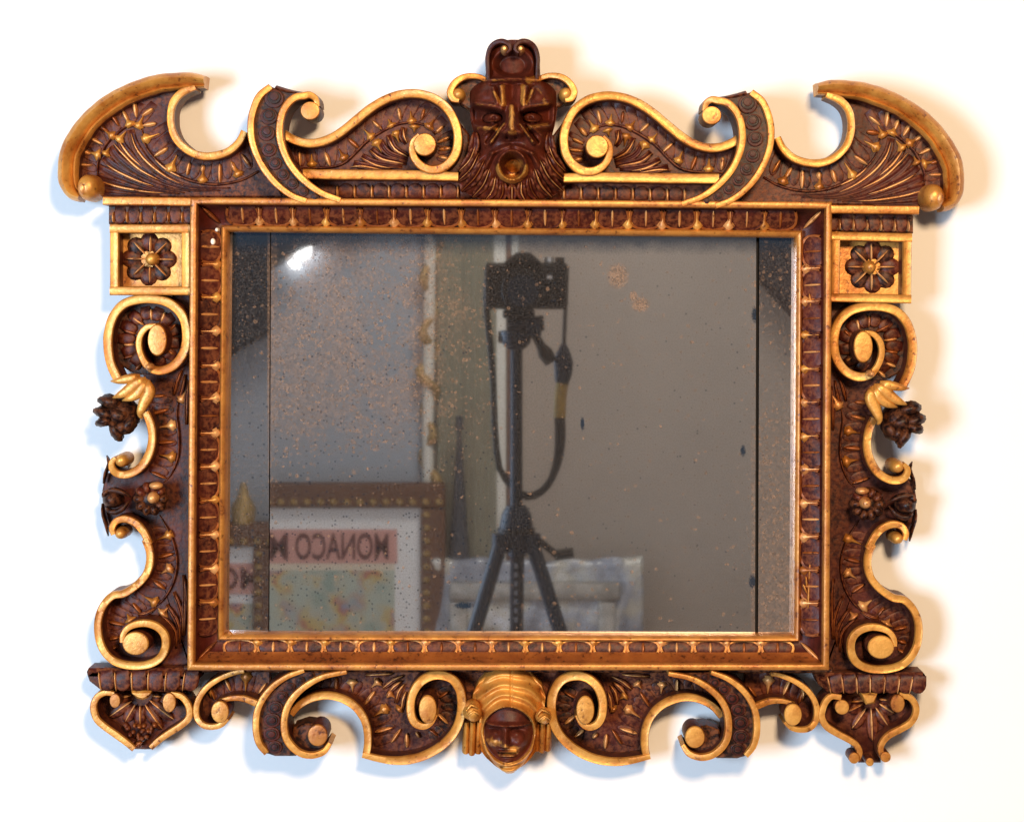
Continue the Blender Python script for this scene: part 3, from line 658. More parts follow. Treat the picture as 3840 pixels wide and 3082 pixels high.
    ribbon('scroll_rim', L2([(240, 1590), (225, 1530), (265, 1462), (350, 1440), (450, 1480), (530, 1570), (580, 1690)]) + L3([(635, 120), (683, 250), (688, 380), (650, 510), (570, 612), (470, 692), (380, 738), (290, 750), (215, 805), (150, 900), (112, 1020), (108, 1150), (130, 1280), (190, 1400), (290, 1490), (430, 1535), (600, 1540), (740, 1500), (825, 1425), (865, 1310), (850, 1195), (775, 1110), (660, 1068), (540, 1075), (440, 1120), (385, 1200), (380, 1280)]), [18, 24, 27, 28, 28, 28]+[29]*16+[30, 31, 31, 31, 31, 30, 28, 26, 24, 22, 20], [.040, .038, .036]+[.0355]*16+[.036]*4+[.037, .038, .039, .040, .041, .042, .042, .043, .043, .043], .004, 'gold', mir)
    boss('volute_boss', L2([(298, 1585)])[0], 24, 23, .0405, .008, 'gold', mir, .5)
    boss('volute_boss', L3([(530, 1290)])[0], 50, 44, .044, .012, 'gold', mir, .25)
    pstroke('edge_leaf', L2([(180, 830), (205, 900), (170, 1000), (150, 1100)]), 16, .008, .018, 'dark', sd, taper=(.2, 1, 1, .6))
    pstroke('edge_leaf', L2([(140, 1290), (150, 1400), (180, 1500), (195, 1600)]), 16, .008, .018, 'dark', sd, taper=(.6, 1, 1, .3))
    d = .0118
    leaf_row(L2, [(800, 260), (835, 480), (850, 700), (830, 880), (740, 1060)], [(600, 270), (620, 480), (650, 700), (640, 860), (560, 990)], 8, d, sd)
    leaf_row(L3, [(870, -40), (950, 120), (985, 320), (950, 520), (860, 700)], [(640, 20), (720, 150), (740, 330), (720, 480), (620, 640)], 7, d, sd)
    leaf_row(L3, [(760, 850), (560, 960), (420, 1060), (350, 1200), (370, 1340)], [(560, 700), (340, 830), (210, 960), (170, 1150), (230, 1350)], 8, d, sd)
    pstroke('stem', L2([(870, 300), (850, 450), (870, 650), (860, 850), (790, 1020), (720, 1090)]), 12, .005, d, 'wood', sd)
    pstroke('stem', L3([(800, -150), (920, 50), (985, 250), (995, 430), (950, 620), (840, 800), (700, 900), (560, 980)]), 12, .005, d, 'wood', sd)
    strokes([((620, 275), (740, 270)), ((620, 435), (770, 395)), ((660, 715), (835, 708)), ((600, 990), (740, 1055))], L2, 14, .0045, d+.001, sd, 'bole')
    darts([((670, 575), (835, 545)), ((690, 825), (835, 850)), ((660, 1640), (810, 1570)), ((960, 190), (880, 330))], L2, 40, .006, d+.001, sd, 'line')
    strokes([((780, 325), (955, 285)), ((730, 580), (870, 680)), ((500, 830), (590, 945)), ((240, 1055), (400, 1085)), ((245, 1235), (350, 1215)), ((255, 1365), (345, 1310))], L3, 14, .0045, d+.001, sd, 'bole')
    darts([((820, 510), (950, 440)), ((640, 760), (770, 850)), ((890, 890), (820, 960)), ((440, 960), (490, 1050))], L3, 42, .006, d+.001, sd, 'line')
    for q in ([(1070, 520), (1090, 700), (1085, 900), (1075, 1200)], [(960, 710), (1020, 840), (1060, 1000), (1060, 1200)], [(880, 850), (960, 960), (1020, 1100), (1030, 1280)], [(800, 960), (900, 1040), (980, 1160), (990, 1340)], [(620, 1030), (780, 1050), (900, 1130)], [(560, 960), (650, 950), (760, 890)]):
        pstroke('flute', L3(q), 20, .005, d, 'wood', sd, FLUTE, (.6, 1, .9, .4)); pstroke('gilt_line', L3(q), 8, .0026, d+.003, 'bole', sd)
    for q in ([(900, 20), (850, 130), (820, 260)], [(930, 60), (900, 200), (860, 330)], [(960, 120), (945, 300), (940, 540)]):
        pstroke('flute', L2(q), 18, .005, d, 'wood', sd, FLUTE, (.5, 1, .6)); pstroke('gilt_line', L2(q), 8, .0026, d+.003, 'bole', sd)
    # hanging bud with gilt calyx
    bd = blob('bud', L2([(330, 440)])[0], 66, 70, .030, .020, 'dark', mir, lump=.05)
    for (cx, cy, rx, ry, rt) in ((165, 430, 44, 25, .35), (165, 505, 36, 21, -.25), (270, 590, 44, 24, 1.1), (390, 540, 44, 26, 2.1), (215, 320, 46, 26, .25), (290, 450, 42, 34, .4), (330, 560, 30, 30, 1.6)):
        blob('petal', L2([(cx, cy)])[0], rx, ry, .042, .011, 'dark', bd, rt, 14, 9, .16)
    for q, wd in (([(560, 110), (480, 140), (360, 230), (240, 285)], 44), ([(500, 80), (400, 100), (300, 120), (220, 125)], 36), ([(560, 120), (590, 220), (540, 330), (500, 440), (520, 480)], 46), ([(550, 100), (520, 190), (440, 270), (330, 310)], 40)):
        pstroke('calyx_leaf', L2(q), wd, .0075, .050, 'gold', bd, LEAF, (.5, 1, 1, .7, .15), 10)
    blob('calyx_stem', L1([(560, 1575)])[0], 16, 14, .044, .010, 'line', mir)
    # flower and side bud
    fl = blob('flower', L2([(600, 1240)])[0], 62, 62, .022, .016, 'dark', mir)
    for i in range(10):
        a = 2*PI*i/10; c = L2([(600+112*math.cos(a), 1245+108*math.sin(a))])[0]
        blob('petal', c, 24, 17, .034, .007, 'wood' if a > PI else 'dark', fl, a, 10, 7)
    boss('flower_boss', L2([(605, 1245)])[0], 24, 24, .049, .03, 'line', fl, .9, seg=18)
    blob('flower_tip', L2([(650, 1120)])[0], 26, 14, .041, .006, 'line', fl)
    sb = blob('side_bud', L2([(245, 1245)])[0], 40, 36, .028, .016, 'dark', mir)
    for q in ([(160, 1170), (250, 1160), (350, 1190), (410, 1230)], [(170, 1330), (250, 1370), (330, 1340), (400, 1260)], [(140, 1230), (180, 1180), (220, 1190)]):
        pstroke('bud_leaf', L2(q), 24, .008, .032, 'dark', sb, LEAF, (.3, 1, .8, .2), 10)
    # bottom crest
    bs = panel('crest_panel', B1([(2200, 440), (1850, 440), (1650, 530), (1500, 620), (1400, 740), (1355, 880), (1370, 1000), (1440, 1080), (1550, 1090), (1570, 930), (1640, 820), (1760, 790), (1890, 785), (2050, 830), (2200, 830)]), .0115, .004, 'wood', mir)
    ribbon('scroll_rim', B1([(1900, 470), (1800, 485), (1650, 540), (1500, 635), (1405, 750), (1362, 880), (1375, 1000), (1440, 1075), (1540, 1095), (1640, 1070), (1710, 1000)]), [16, 18, 20, 22, 23, 24, 24, 23, 22, 22, 22], [.034]*7+[.036, .038, .039, .040], .004, 'gold', mir)
    boss('volute_boss', B1([(1630, 925)])[0], 34, 42, .0415, .008, 'gold', mir, .3)
    ribbon('scroll_rim', B1([(1620, 805), (1760, 772), (1890, 775), (1990, 810), (2080, 850)]), [14, 20, 24, 26, 26], .034, .004, 'gold', mir)
    leaf_row(B1, [(1560, 800), (1680, 740), (1820, 730), (1980, 740)], [(1440, 660), (1620, 540), (1830, 470), (2080, 460)], 5, .0115, bs)
    strokes([((1690, 530), (1755, 695)), ((1530, 650), (1580, 790)), ((2060, 720), (2150, 600))], B1, 12, .0045, .0127, bs)
    darts([((1925, 700), (1925, 480)), ((1470, 690), (1545, 690))], B1, 40, .006, .0127, bs, 'line')
    bp = panel('crest_panel', B2([(470, 370), (450, 700), (500, 790), (570, 705), (680, 645), (820, 622), (960, 652), (1080, 722), (1160, 832), (1200, 950), (1200, 1080), (1190, 1180), (1300, 1210), (1450, 1230), (1600, 1220), (1750, 1180), (1900, 1090), (2010, 980), (2080, 850), (2200, 760), (2400, 720), (2400, 370)]), .0121, .004, 'wood', mir)
    ribbon('scroll_rim', B2([(480, 800), (560, 710), (680, 645), (820, 622), (960, 652), (1080, 725), (1160, 835), (1195, 950), (1200, 1080), (1185, 1175)]), [26, 28, 29, 30, 30, 30, 30, 30, 29, 28], .0345, .004, 'gold', mir)
    ribbon('scroll_rim', B2([(1150, 1178), (1300, 1215), (1450, 1235), (1600, 1225), (1750, 1180), (1900, 1090), (2005, 980), (2065, 850), (2085, 700), (2065, 570), (1995, 470), (1880, 430), (1765, 450), (1665, 530), (1610, 650), (1605, 790), (1645, 880), (1725, 912), (1795, 880), (1845, 800)]), [22, 26, 30, 33, 34, 34, 34, 34, 34, 34, 34, 34, 34, 34, 33, 32, 30, 26, 20, 14], [.035]*7+[.036, .037, .038, .039, .040, .041, .042, .042, .043, .043, .043, .043, .043], .0045, 'gold', mir)
    boss('volute_boss', B2([(1765, 750)])[0], 34, 54, .0455, .012, 'gold', mir, .3)
    d = .0121
    leaf_row(B2, [(700, 480), (900, 440), (1100, 470), (1250, 560), (1400, 740), (1460, 900), (1480, 1050)], [(650, 620), (850, 590), (1000, 630), (1130, 700), (1220, 830), (1250, 960), (1250, 1120)], 11, d, bp)
    leaf_row(B2, [(1850, 560), (1890, 720), (1850, 880), (1760, 960)], [(1980, 500), (2040, 700), (1980, 930), (1800, 1100)], 7, d, bp, 'dark')
    for q in ([(1540, 430), (1440, 470), (1340, 550)], [(1520, 480), (1450, 530), (1390, 600)], [(1545, 510), (1490, 580), (1465, 690)], [(1560, 580), (1530, 660), (1520, 760)], [(1440, 410), (1300, 420), (1180, 425)]):
        pstroke('flute', B2(q), 22, .005, d, 'wood', bp, FLUTE, (.4, 1, .7)); pstroke('gilt_line', B2(q), 11, .0032, d+.0032, 'line', bp)
    strokes([((915, 450), (910, 595)), ((1260, 575), (1170, 705)), ((1275, 970), (1435, 918)), ((1420, 1065), (1510, 930)), ((1560, 970), (1570, 1115)), ((1860, 800), (1950, 880)), ((1780, 930), (1860, 1000)), ((1870, 640), (1960, 580)), ((1650, 960), (1690, 1010))], B2, 13, .0045, d+.001, bp)
    darts([((1060, 590), (1060, 475)), ((1250, 810), (1395, 720)), ((1240, 540), (1310, 480)), ((1460, 640), (1380, 590)), ((1550, 700), (1490, 750))], B2, 36, .006, d+.001, bp, 'line')
    # lower strap
    Lq = [(600, 385), (440, 445), (305, 540), (205, 665), (155, 795), (148, 950), (180, 1075), (250, 1165)]
    Rq = [(1000, 400), (800, 440), (650, 510), (525, 610), (445, 725), (412, 860), (425, 1000), (480, 1095), (570, 1165), (680, 1185), (785, 1150), (845, 1070)]
    st = panel('strap_ground', B2(Lq+[(330, 1190), (520, 1190)]+Rq[::-1][3:]), .0470, .010, 'dark', mir)
    ribbon('strap_edge', B2(Lq), [16, 20, 24, 26, 27, 27, 26, 22], [.0525, .053, .053, .053, .053, .053, .0525, .051], .008, 'gold', mir)
    ribbon('strap_edge', B2(Rq), [16, 20, 24, 26, 27, 28, 28, 28, 27, 26, 24, 18], [.0525, .053, .053, .053, .053, .053, .053, .0525, .052, .051, .049, .047], .008, 'gold', mir)
    panel('strap_return', B2([(500, 920), (620, 880), (760, 900), (830, 1000), (780, 1130), (660, 1170), (560, 1140), (490, 1040)]), .036, .006, 'dark', mir)
    boss('strap_knob', B2([(728, 995)])[0], 38, 42, .046, .012, 'bead' if not RIGHT else 'gold', mir, .3)
    for (cx, cy, rx) in ((660, 432, 40), (560, 480, 46), (468, 545, 52), (390, 630, 60), (330, 735, 70), (300, 855, 78), (295, 985, 78), (325, 1105, 70)):
        c = B2([(cx, cy)])[0]
        b = boss('coin', c, rx*.3989, rx*.3989*.85, .0492, .043, 'wood', mir, .3, seg=20)
        boss('coin_rim', c, rx*.28, rx*.24, .0506, .044, 'dark', b, .3, seg=18); boss('coin_eye', c, rx*.17, rx*.14, .0520, .044, 'wood', b, .3, seg=14)
T = ident; halves()
RIGHT = True; T = mirr; halves()
T = ident; RIGHT = False

# bottom rail shelf under the moulding
panel('base_strip', [(690, 2496), (3120, 2504), (3120, 2524), (690, 2520)], .030, .004, 'dark', mir)

def bracket(zfn, shelf, flutes, lrim, rrim, lw, knobs, ground, key, rays, mat='wood'):
    g = panel('bracket_ground', zfn(ground), .0105, .004, 'wood', mir)
    sh = panel('bracket_shelf', zfn(shelf), .0350, .004, 'wood', mir, bevel=.006)
    for a, b in flutes:
        flat_piece('leaf', 'wood', 'leaf', *[tuple(q) for q in zfn([(a[0]+80, a[1]-22), (b[0]+80, b[1])])], 60, .0030, .0342, sh, raw=True)
        flat_piece('stroke', 'line', 'gilt_line', *zfn([a, b]), 9, .0035, .0356, sh, raw=True)
    ribbon('bracket_rim', zfn(lrim), lw, .0345, .004, 'gold', mir)
    ribbon('bracket_rim', zfn(rrim), lw, .0345, .004, 'gold', mir)
    for c, rx, ry, m in knobs: boss('bracket_knob', zfn([c])[0], rx, ry, .0365, .016, m, mir, .35)
    panel('keystone', zfn(key), .037, .006, 'gold', mir, bevel=.002)
    for a, b in rays:
        flat_piece('leaf', 'wood', 'leaf', *zfn([a, b]), 44, .005, .0103, g, raw=True)
        flat_piece('stroke', 'line', 'gilt_line', *zfn([a, b]), 11, .003, .0145, g, raw=True)
    return g
g = bracket(B1, [(118, 490), (140, 445), (600, 440), (1250, 445), (1410, 500), (1390, 570), (1290, 690), (1050, 715), (700, 700), (270, 685), (150, 590)], [((x, 480), (x+(740-x)*.06, 690)) for x in (270, 450, 640, 830, 1030, 1240)],
        [(440, 725), (335, 712), (245, 765), (207, 870), (240, 1000), (330, 1090), (470, 1190), (590, 1280), (665, 1345)], [(1075, 722), (1195, 755), (1275, 860), (1280, 985), (1195, 1075), (1055, 1165), (935, 1250), (850, 1330)], [18, 23, 25, 26, 26, 25, 24, 22],
        [((450, 800), 20, 27, 'bead'), ((1060, 820), 25, 37, 'bead')], [(300, 690), (230, 780), (205, 870), (240, 1000), (330, 1090), (470, 1190), (590, 1290), (660, 1345), (850, 1345), (930, 1250), (1050, 1170), (1190, 1080), (1280, 990), (1280, 860), (1200, 700)], [(632, 690), (860, 690), (820, 770), (760, 795), (690, 775)],
        [((640, 800), (390, 975)), ((680, 840), (570, 1030)), ((735, 850), (735, 1080)), ((790, 840), (985, 1115)), ((840, 790), (1110, 1005)), ((630, 735), (500, 770)), ((870, 740), (970, 750))])
for i in range(26):
    y = random.uniform(1050, 1330); wdt = 40+(1330-y)*.5
    blob('carved_grain', B1([(740+random.uniform(-1, 1)*wdt, y)])[0], random.uniform(7, 12), random.uniform(7, 14), .026, .005, random.choice(['wood', 'bole', 'wood']), g, random.random()*3, 8, 5)
g = bracket(B5, [(570, 490), (700, 480), (1500, 475), (1745, 470), (1775, 510), (1730, 610), (1600, 690), (1200, 700), (720, 692), (610, 600)], [((x, 510), (x+(1170-x)*.08, 690)) for x in (700, 850, 1010, 1160, 1320, 1480, 1620)],
        [(850, 735), (750, 722), (685, 780), (648, 870), (640, 950), (690, 1045), (800, 1120), (930, 1190), (1015, 1250), (1050, 1330), (1020, 1410)], [(1480, 705), (1590, 735), (1655, 820), (1655, 920), (1595, 1015), (1480, 1085), (1375, 1140), (1305, 1210), (1275, 1290), (1300, 1380)], [22, 25, 26, 27, 27, 26, 25, 24, 22],
        [((860, 840), 27, 28, 'gold'), ((1460, 800), 27, 34, 'bead'), ((990, 1390), 20, 21, 'gold'), ((1330, 1378), 20, 20, 'gold'), ((1160, 1432), 15, 16, 'gold')], [(700, 690), (660, 850), (640, 950), (690, 1045), (800, 1120), (930, 1190), (1015, 1250), (1050, 1330), (1040, 1440), (1280, 1440), (1275, 1290), (1305, 1210), (1375, 1140), (1480, 1085), (1595, 1015), (1655, 920), (1655, 820), (1600, 690)], [(1065, 690), (1245, 690), (1215, 800), (1120, 815)],
        [((1080, 800), (930, 880)), ((1115, 850), (965, 1065)), ((1170, 850), (1185, 1200)), ((1220, 840), (1350, 1030)), ((1260, 800), (1420, 900)), ((1100, 760), (960, 780)), ((1260, 750), (1370, 760))])

# ------------------------------------------------------------------ masks
def gau(x, y, cx, cy, sx, sy, rot=0.0):
    c, s = math.cos(rot), math.sin(rot); u = (x-cx)*c+(y-cy)*s; v = -(x-cx)*s+(y-cy)*c
    return np.exp(-(u/sx)**2-(v/sy)**2)
def sst(v, a, b):
    t = np.clip((v-a)/(b-a), 0, 1); return t*t*(3-2*t)
def seg(x, y, a, b, wd):
    ax, ay = a; bx, by = b; dx, dy = bx-ax, by-ay; L = dx*dx+dy*dy
    t = np.clip(((x-ax)*dx+(y-ay)*dy)/L, 0, 1)
    return np.exp(-((x-ax-t*dx)**2+(y-ay-t*dy)**2)/(wd*wd))
def relief(name, zfn, rows, hfun, dbase, nr, nc, parent, mat='parcel', label=None):
    ys = np.linspace(rows[0][0], rows[-1][0], nr)
    xl = np.interp(ys, [r[0] for r in rows], [r[1] for r in rows]); xr = np.interp(ys, [r[0] for r in rows], [r[2] for r in rows])
    k = np.hanning(9); k /= k.sum()
    xl = np.convolve(np.pad(xl, 4, 'edge'), k, 'valid'); xr = np.convolve(np.pad(xr, 4, 'edge'), k, 'valid')
    u = np.linspace(0, 1, nc); u = .5-.5*np.cos(u*PI)*.35-.65*(.5-u)
    u = (u-u[0])/(u[-1]-u[0])
    X = xl[:, None]+(xr-xl)[:, None]*u[None, :]; Y = np.repeat(ys[:, None], nc, 1)
    H, G = hfun(X, Y, xl[:, None], xr[:, None])
    dref = dbase+.025
    v = []; g = []
    for i in range(nr):
        for j in range(nc):
            p = zfn([(X[i, j], Y[i, j])])[0]; v.append(W(p[0], p[1], dref, dbase+H[i, j]*.001)); g.append(float(G[i, j]))
    n0 = nr*nc
    ring = [(0, j) for j in range(nc)]+[(i, nc-1) for i in range(1, nr)]+[(nr-1, j) for j in range(nc-2, -1, -1)]+[(i, 0) for i in range(nr-2, 0, -1)]
    for i, j in ring:
        p = zfn([(X[i, j], Y[i, j])])[0]; v.append(W(p[0], p[1], dref, .006)); g.append(float(G[i, j]))
    f = [(i*nc+j, i*nc+j+1, (i+1)*nc+j+1, (i+1)*nc+j) for i in range(nr-1) for j in range(nc-1)]
    R = len(ring)
    for q in range(R):
        a, b = ring[q], ring[(q+1) % R]; f.append((a[0]*nc+a[1], b[0]*nc+b[1], n0+(q+1) % R, n0+q))
    f.append(tuple(range(n0, n0+R)))
    o = mesh_obj(name, v, f, mat, parent, cols=g)
    if label: o['label'] = label
    return sharp(o, 75)
def mask_h(x, y, xl, xr):
    xc = 715.0; hw = np.maximum(np.where(x < xc, xc-xl, xr-xc), 60); ax = np.abs(x-xc)
    xx = np.clip(ax/hw, 0, 1)
    by = np.interp(y, [60, 120, 250, 400, 470, 560, 720, 950, 1100, 1250, 1400, 1520, 1625], [15, 20, 24, 27, 32, 37, 41, 43, 40, 35, 23, 14, 9])
    h = by*np.power(np.clip(1-xx**2.1, .03, 1), .50)
    # hollow crown
    cr = np.sqrt((ax/205)**2+((y-300)/150)**2)
    h += -16*(1-sst(cr, .55, 1.0))
    h += 6*seg(x, y, (480, 462), (950, 462), 24)-3*seg(x, y, (520, 505), (900, 505), 14)
    # forehead folds
    h += 8*seg(x, y, (612, 540), (628, 705), 26)+8*seg(x, y, (842, 540), (822, 700), 26)-7*seg(x, y, (715, 530), (715, 690), 36)
    h += 5*seg(x, y, (535, 550), (575, 690), 18)+5*seg(x, y, (915, 550), (880, 690), 18)-4*seg(x, y, (575, 540), (600, 680), 10)-4*seg(x, y, (880, 540), (850, 680), 10)
    h += 4*gau(x, y, 400, 620, 90, 60)+4*gau(x, y, 1030, 620, 90, 60)
    # brow overhang and deep sockets
    yb = 752-.00040*np.maximum(ax-60, 0)**2*1.4+20*np.exp(-((ax-80)/60)**2)
    side = sst(ax, 55, 105)*(1-sst(ax, 345, 410))
    h += 8*np.exp(-((y-yb+18)/30)**2)*side
    yc = 905-.00012*ax**2
    h += -17*side*sst(y, yb-4, yb+26)*(1-sst(y, yc-75, yc+10))
    for sx_ in (-1, 1):
        ex = 715+sx_*190
        r2 = ((x-ex)/88)**2+((y-822)/52)**2
        h += 11*np.sqrt(np.clip(1-r2, 0, 1))-4*np.exp(-((r2-1.12)/.16)**2)
        h += -4*gau(x, y, ex-sx_*12, 826, 16, 16)
    # nose with wings
    nw = np.interp(y, [660, 760, 900, 985], [30, 34, 52, 62])
    h += np.interp(y, [640, 720, 900, 965, 1000, 1030], [0, 8, 18, 20, 13, 0])*np.exp(-(ax/nw)**2)
    h += 9*gau(x, y, 640, 985, 36, 30)+9*gau(x, y, 790, 985, 36, 30)-8*gau(x, y, 672, 1018, 18, 14)-8*gau(x, y, 756, 1018, 18, 14)
    h += -6*gau(x, y, 712, 1068, 80, 32)
    # cheek bones, folds, cheeks
    h += 8*gau(ax, y, 265, 925, 120, 30, -.10)+7*gau(ax, y, 275, 1050, 78, 70)
    h += 7*seg(ax, y, (75, 905), (205, 1075), 15)-6*seg(ax, y, (112, 900), (245, 1060), 13)+5*seg(ax, y, (150, 900), (280, 1000), 14)
    # moustache and mouth
    h += 6*seg(ax, y, (25, 1105), (190, 1170), 24)+5*seg(ax, y, (190, 1170), (250, 1300), 26)
    rm = np.sqrt((ax/150)**2+((y-1285)/152)**2)
    h += 11*np.exp(-((rm-.86)/.15)**2)-27*np.exp(-(rm/.66)**6)+7*np.exp(-((x-722)/70)**2-((y-1262)/50)**2)-4*gau(x, y, 700, 1180, 80, 24)
    th = np.arctan2(x-715, np.maximum(y-930, 1)); bm_ = sst(y, 1130, 1230)*sst(rm, 1.05, 1.3)
    h += bm_*(2.0*np.cos(th*30))
    h = np.maximum(h, 4)
    g = .03+0*x
    for a, b, wd, s_ in (((622, 530), (630, 715), 36, .66), ((818, 530), (818, 705), 34, .68), ((545, 590), (610, 712), 24, .6), ((900, 580), (850, 710), 24, .6), ((710, 735), (712, 960), 34, .70), ((640, 895), (520, 1060), 20, .55), ((790, 905), (905, 1055), 20, .52), ((400, 925), (570, 945), 36, .50), ((870, 935), (1050, 880), 38, .54), ((690, 988), (745, 990), 30, .6), ((520, 470), (760, 478), 18, .5), ((870, 470), (960, 440), 44, .75), ((380, 700), (560, 720), 22, .46), ((880, 720), (1060, 700), 22, .46), ((960, 540), (1020, 690), 40, .40)):
        g = np.maximum(g, s_*seg(x, y, a, b, wd))
    g = np.maximum(g, 1.1*np.exp(-((rm-.90)/.17)**2)*sst(y, 1215, 1340)); g = np.maximum(g, 1.1*np.exp(-((x-730)/85)**2-((y-1270)/62)**2)); g = np.maximum(g, .9*gau(x, y, 715, 1370, 85, 36))
    return h, g
mrows = [(62, 625, 845), (100, 535, 915), (160, 492, 950), (250, 464, 978), (400, 456, 985), (440, 440, 1000), (490, 345, 1095), (550, 298, 1146), (700, 302, 1148), (850, 318, 1130), (960, 345, 1100), (1060, 375, 1065), (1130, 375, 1065), (1180, 330, 1110), (1250, 250, 1205), (1320, 200, 1262), (1400, 195, 1262), (1500, 215, 1195), (1560, 330, 1100), (1625, 520, 920)]
mk = relief('grotesque_mask', ZM, mrows, mask_h, .022, 190, 150, mir, label='bearded grotesque mask with open mouth at the top')
def mask_d(p):
    x, y = np.array([[p[0]]]), np.array([[p[1]]])
    xl = np.interp(y, [r[0] for r in mrows], [r[1] for r in mrows]); xr = np.interp(y, [r[0] for r in mrows], [r[2] for r in mrows])
    return .022+.001*float(mask_h(x.astype(float), y.astype(float), xl, xr)[0][0, 0])
locks = []
for sd_ in (0, 1):
    for (a_, b_) in (((360, 960), (300, 1200)), ((365, 1090), (210, 1330)), ((395, 1160), (200, 1425)), ((450, 1225), (228, 1525)), ((500, 1310), (335, 1580)), ((555, 1385), (455, 1612)), ((625, 1435), (580, 1622))):
        fl_ = (lambda p: p) if sd_ == 0 else (lambda p: (1428-p[0], p[1]))
        m_ = ((a_[0]+b_[0])/2+22, (a_[1]+b_[1])/2+16)
        locks.append([fl_(a_), fl_(m_), fl_(b_)])
locks.append([(712, 1460), (713, 1540), (712, 1630)])
for k_, q in enumerate(locks):
    pts, _ = spline(q, 30)
    def clampo(p):
        xl_ = np.interp(p[1], [r[0] for r in mrows], [r[1] for r in mrows]); xr_ = np.interp(p[1], [r[0] for r in mrows], [r[2] for r in mrows])
        c_ = (xl_+xr_)/2; return (float(np.clip(p[0], c_+(xl_-c_)*.9, c_+(xr_-c_)*.9)), min(p[1], 1600))
    ds_ = [mask_d(clampo(p))-.0006 for p in pts]
    ds_ = [float(v_) for v_ in np.convolve(np.pad(ds_, 2, 'edge'), np.ones(5)/5, 'valid')]
    pstroke('beard_lock', ZM(q), 38, .0075, .04, 'wood', mk, FLUTE, (.45, .9, 1.1, 1.15, .85, .35), 9, ds_)
    if k_ not in (0, 7): pstroke('beard_gilding', ZM([(p[0], p[1]) for p in q]), 9 if k_ % 2 else 6, .0050, .04, 'line' if k_ % 3 else 'bole', mk, step=12, ds=[v_+.0036 for v_ in ds_])
for sgn in (1, -1):     # scrolled crest over the crown
    mx = (lambda p: p) if sgn == 1 else (lambda p: (1436-p[0], p[1]))
    ribbon('crest_scroll', ZM([mx(p) for p in ((486, 450), (480, 340), (478, 240), (505, 150), (560, 100), (625, 88), (680, 115), (695, 165), (660, 200))]), [14, 16, 17, 18, 19, 19, 17, 15, 10], [.046, .047, .047, .048, .050, .051, .052, .052, .052], .012, 'wood', mir)
    boss('crest_knob', ZM([mx((640, 158))])[0], 17, 18, .0535, .02, 'line', mir, .8)
for sgn in (1, -1):
    mx = (lambda p: p) if sgn == 1 else (lambda p: (1428-p[0], p[1]-4))
    pn = panel('ear_ground', ZM([mx(p) for p in ((500, 470), (330, 420), (180, 470), (120, 580), (200, 680), (330, 760), (420, 700))]), .030, .006, 'dark', mir)
    ribbon('ear_curl', ZM([mx(p) for p in ((500, 500), (430, 440), (330, 420), (235, 438), (160, 495), (122, 575), (150, 640), (205, 655))]), [16, 20, 22, 24, 26, 28, 24, 16], [.040, .042, .044, .046, .047, .048, .048, .048], .008, 'gold', mir)
    boss('ear_knob', ZM([mx((200, 590))])[0], 27, 28, .0505, .012, 'gold', mir, .6)
def head_h(x, y, xl, xr):
    xc = 760.0; hw = np.maximum(np.where(x < xc, xc-xl, xr-xc), 40); xx = np.clip(np.abs(x-xc)/hw, 0, 1)
    by = np.interp(y, [245, 320, 450, 650, 900, 1150, 1350, 1480, 1545], [14, 22, 29, 33, 34, 34, 32, 28, 22])
    h = by*np.power(np.clip(1-xx**2.6, .22, 1), .45)
    fr = np.sqrt(((x-755)/318)**2+((y-1030)/352)**2)
    face = 1-sst(fr, .93, 1.03)
    ar = np.sqrt(((x-755)/1.0)**2+((y-1010)/1.12)**2)
    side = np.sign(x-(770+0*x)); 
    h += (1-face)*(2.2*np.cos(ar/17.0+.45*np.sin(x/60))-1.4*np.exp(-((x-790)/16)**2)*(y < 650))
    h += 3.5*np.exp(-((fr-1.06)/.05)**2)
    h += face*(-4+5*np.clip(1-fr**2, 0, 1))
    h += face*(5*seg(x, y, (500, 895), (1020, 895), 22)+np.interp(y, [880, 950, 1130, 1190], [0, 4, 12, 0])*np.exp(-((x-718)/38)**2))
    h += face*(-9*gau(x, y, 590, 975, 85, 36)-9*gau(x, y, 860, 975, 85, 36)+6*gau(x, y, 590, 990, 46, 24)+6*gau(x, y, 860, 990, 46, 24))
    h += face*(5*gau(x, y, 550, 1110, 95, 85)+5*gau(x, y, 900, 1110, 95, 85)+3.5*seg(x, y, (640, 1225), (850, 1225), 18)-4*seg(x, y, (640, 1250), (850, 1250), 12)+3.5*seg(x, y, (670, 1280), (830, 1280), 18)+5*gau(x, y, 740, 1350, 90, 40))
    g = 1.15*(1-face)+.08
    g = np.maximum(g, face*(.62*gau(x, y, 560, 1110, 120, 90)+.6*gau(x, y, 840, 1190, 100, 70)+.56*gau(x, y, 720, 1280, 160, 50)+.4*gau(x, y, 718, 1120, 40, 60)))
    return np.maximum(h, 3), g
hd = relief('turbaned_head', B3, [(245, 600, 930), (320, 480, 1050), (450, 360, 1165), (600, 300, 1220), (720, 320, 1205), (850, 390, 1120), (1100, 395, 1115), (1250, 400, 1110), (1350, 470, 1045), (1450, 575, 950), (1545, 690, 845)], head_h, .020, 150, 130, mir, label='small face wrapped in a gilded headcloth at the bottom')
for (c, rx, ry) in (((310, 740), 36, 40), ((1190, 800), 30, 30)):
    b = blob('headcloth_knot', B3([c])[0], rx, ry, .040, .016, 'gold', hd, 0, 18, 12, .10)
    x, y = c
    for q in ([(x-90, y+30), (x-20, y-70), (x+80, y-20)], [(x-70, y+80), (x+10, y+10), (x+90, y+60)]):
        pstroke('knot_fold', B3(q), 13, .003, .0545, 'gold', hd)
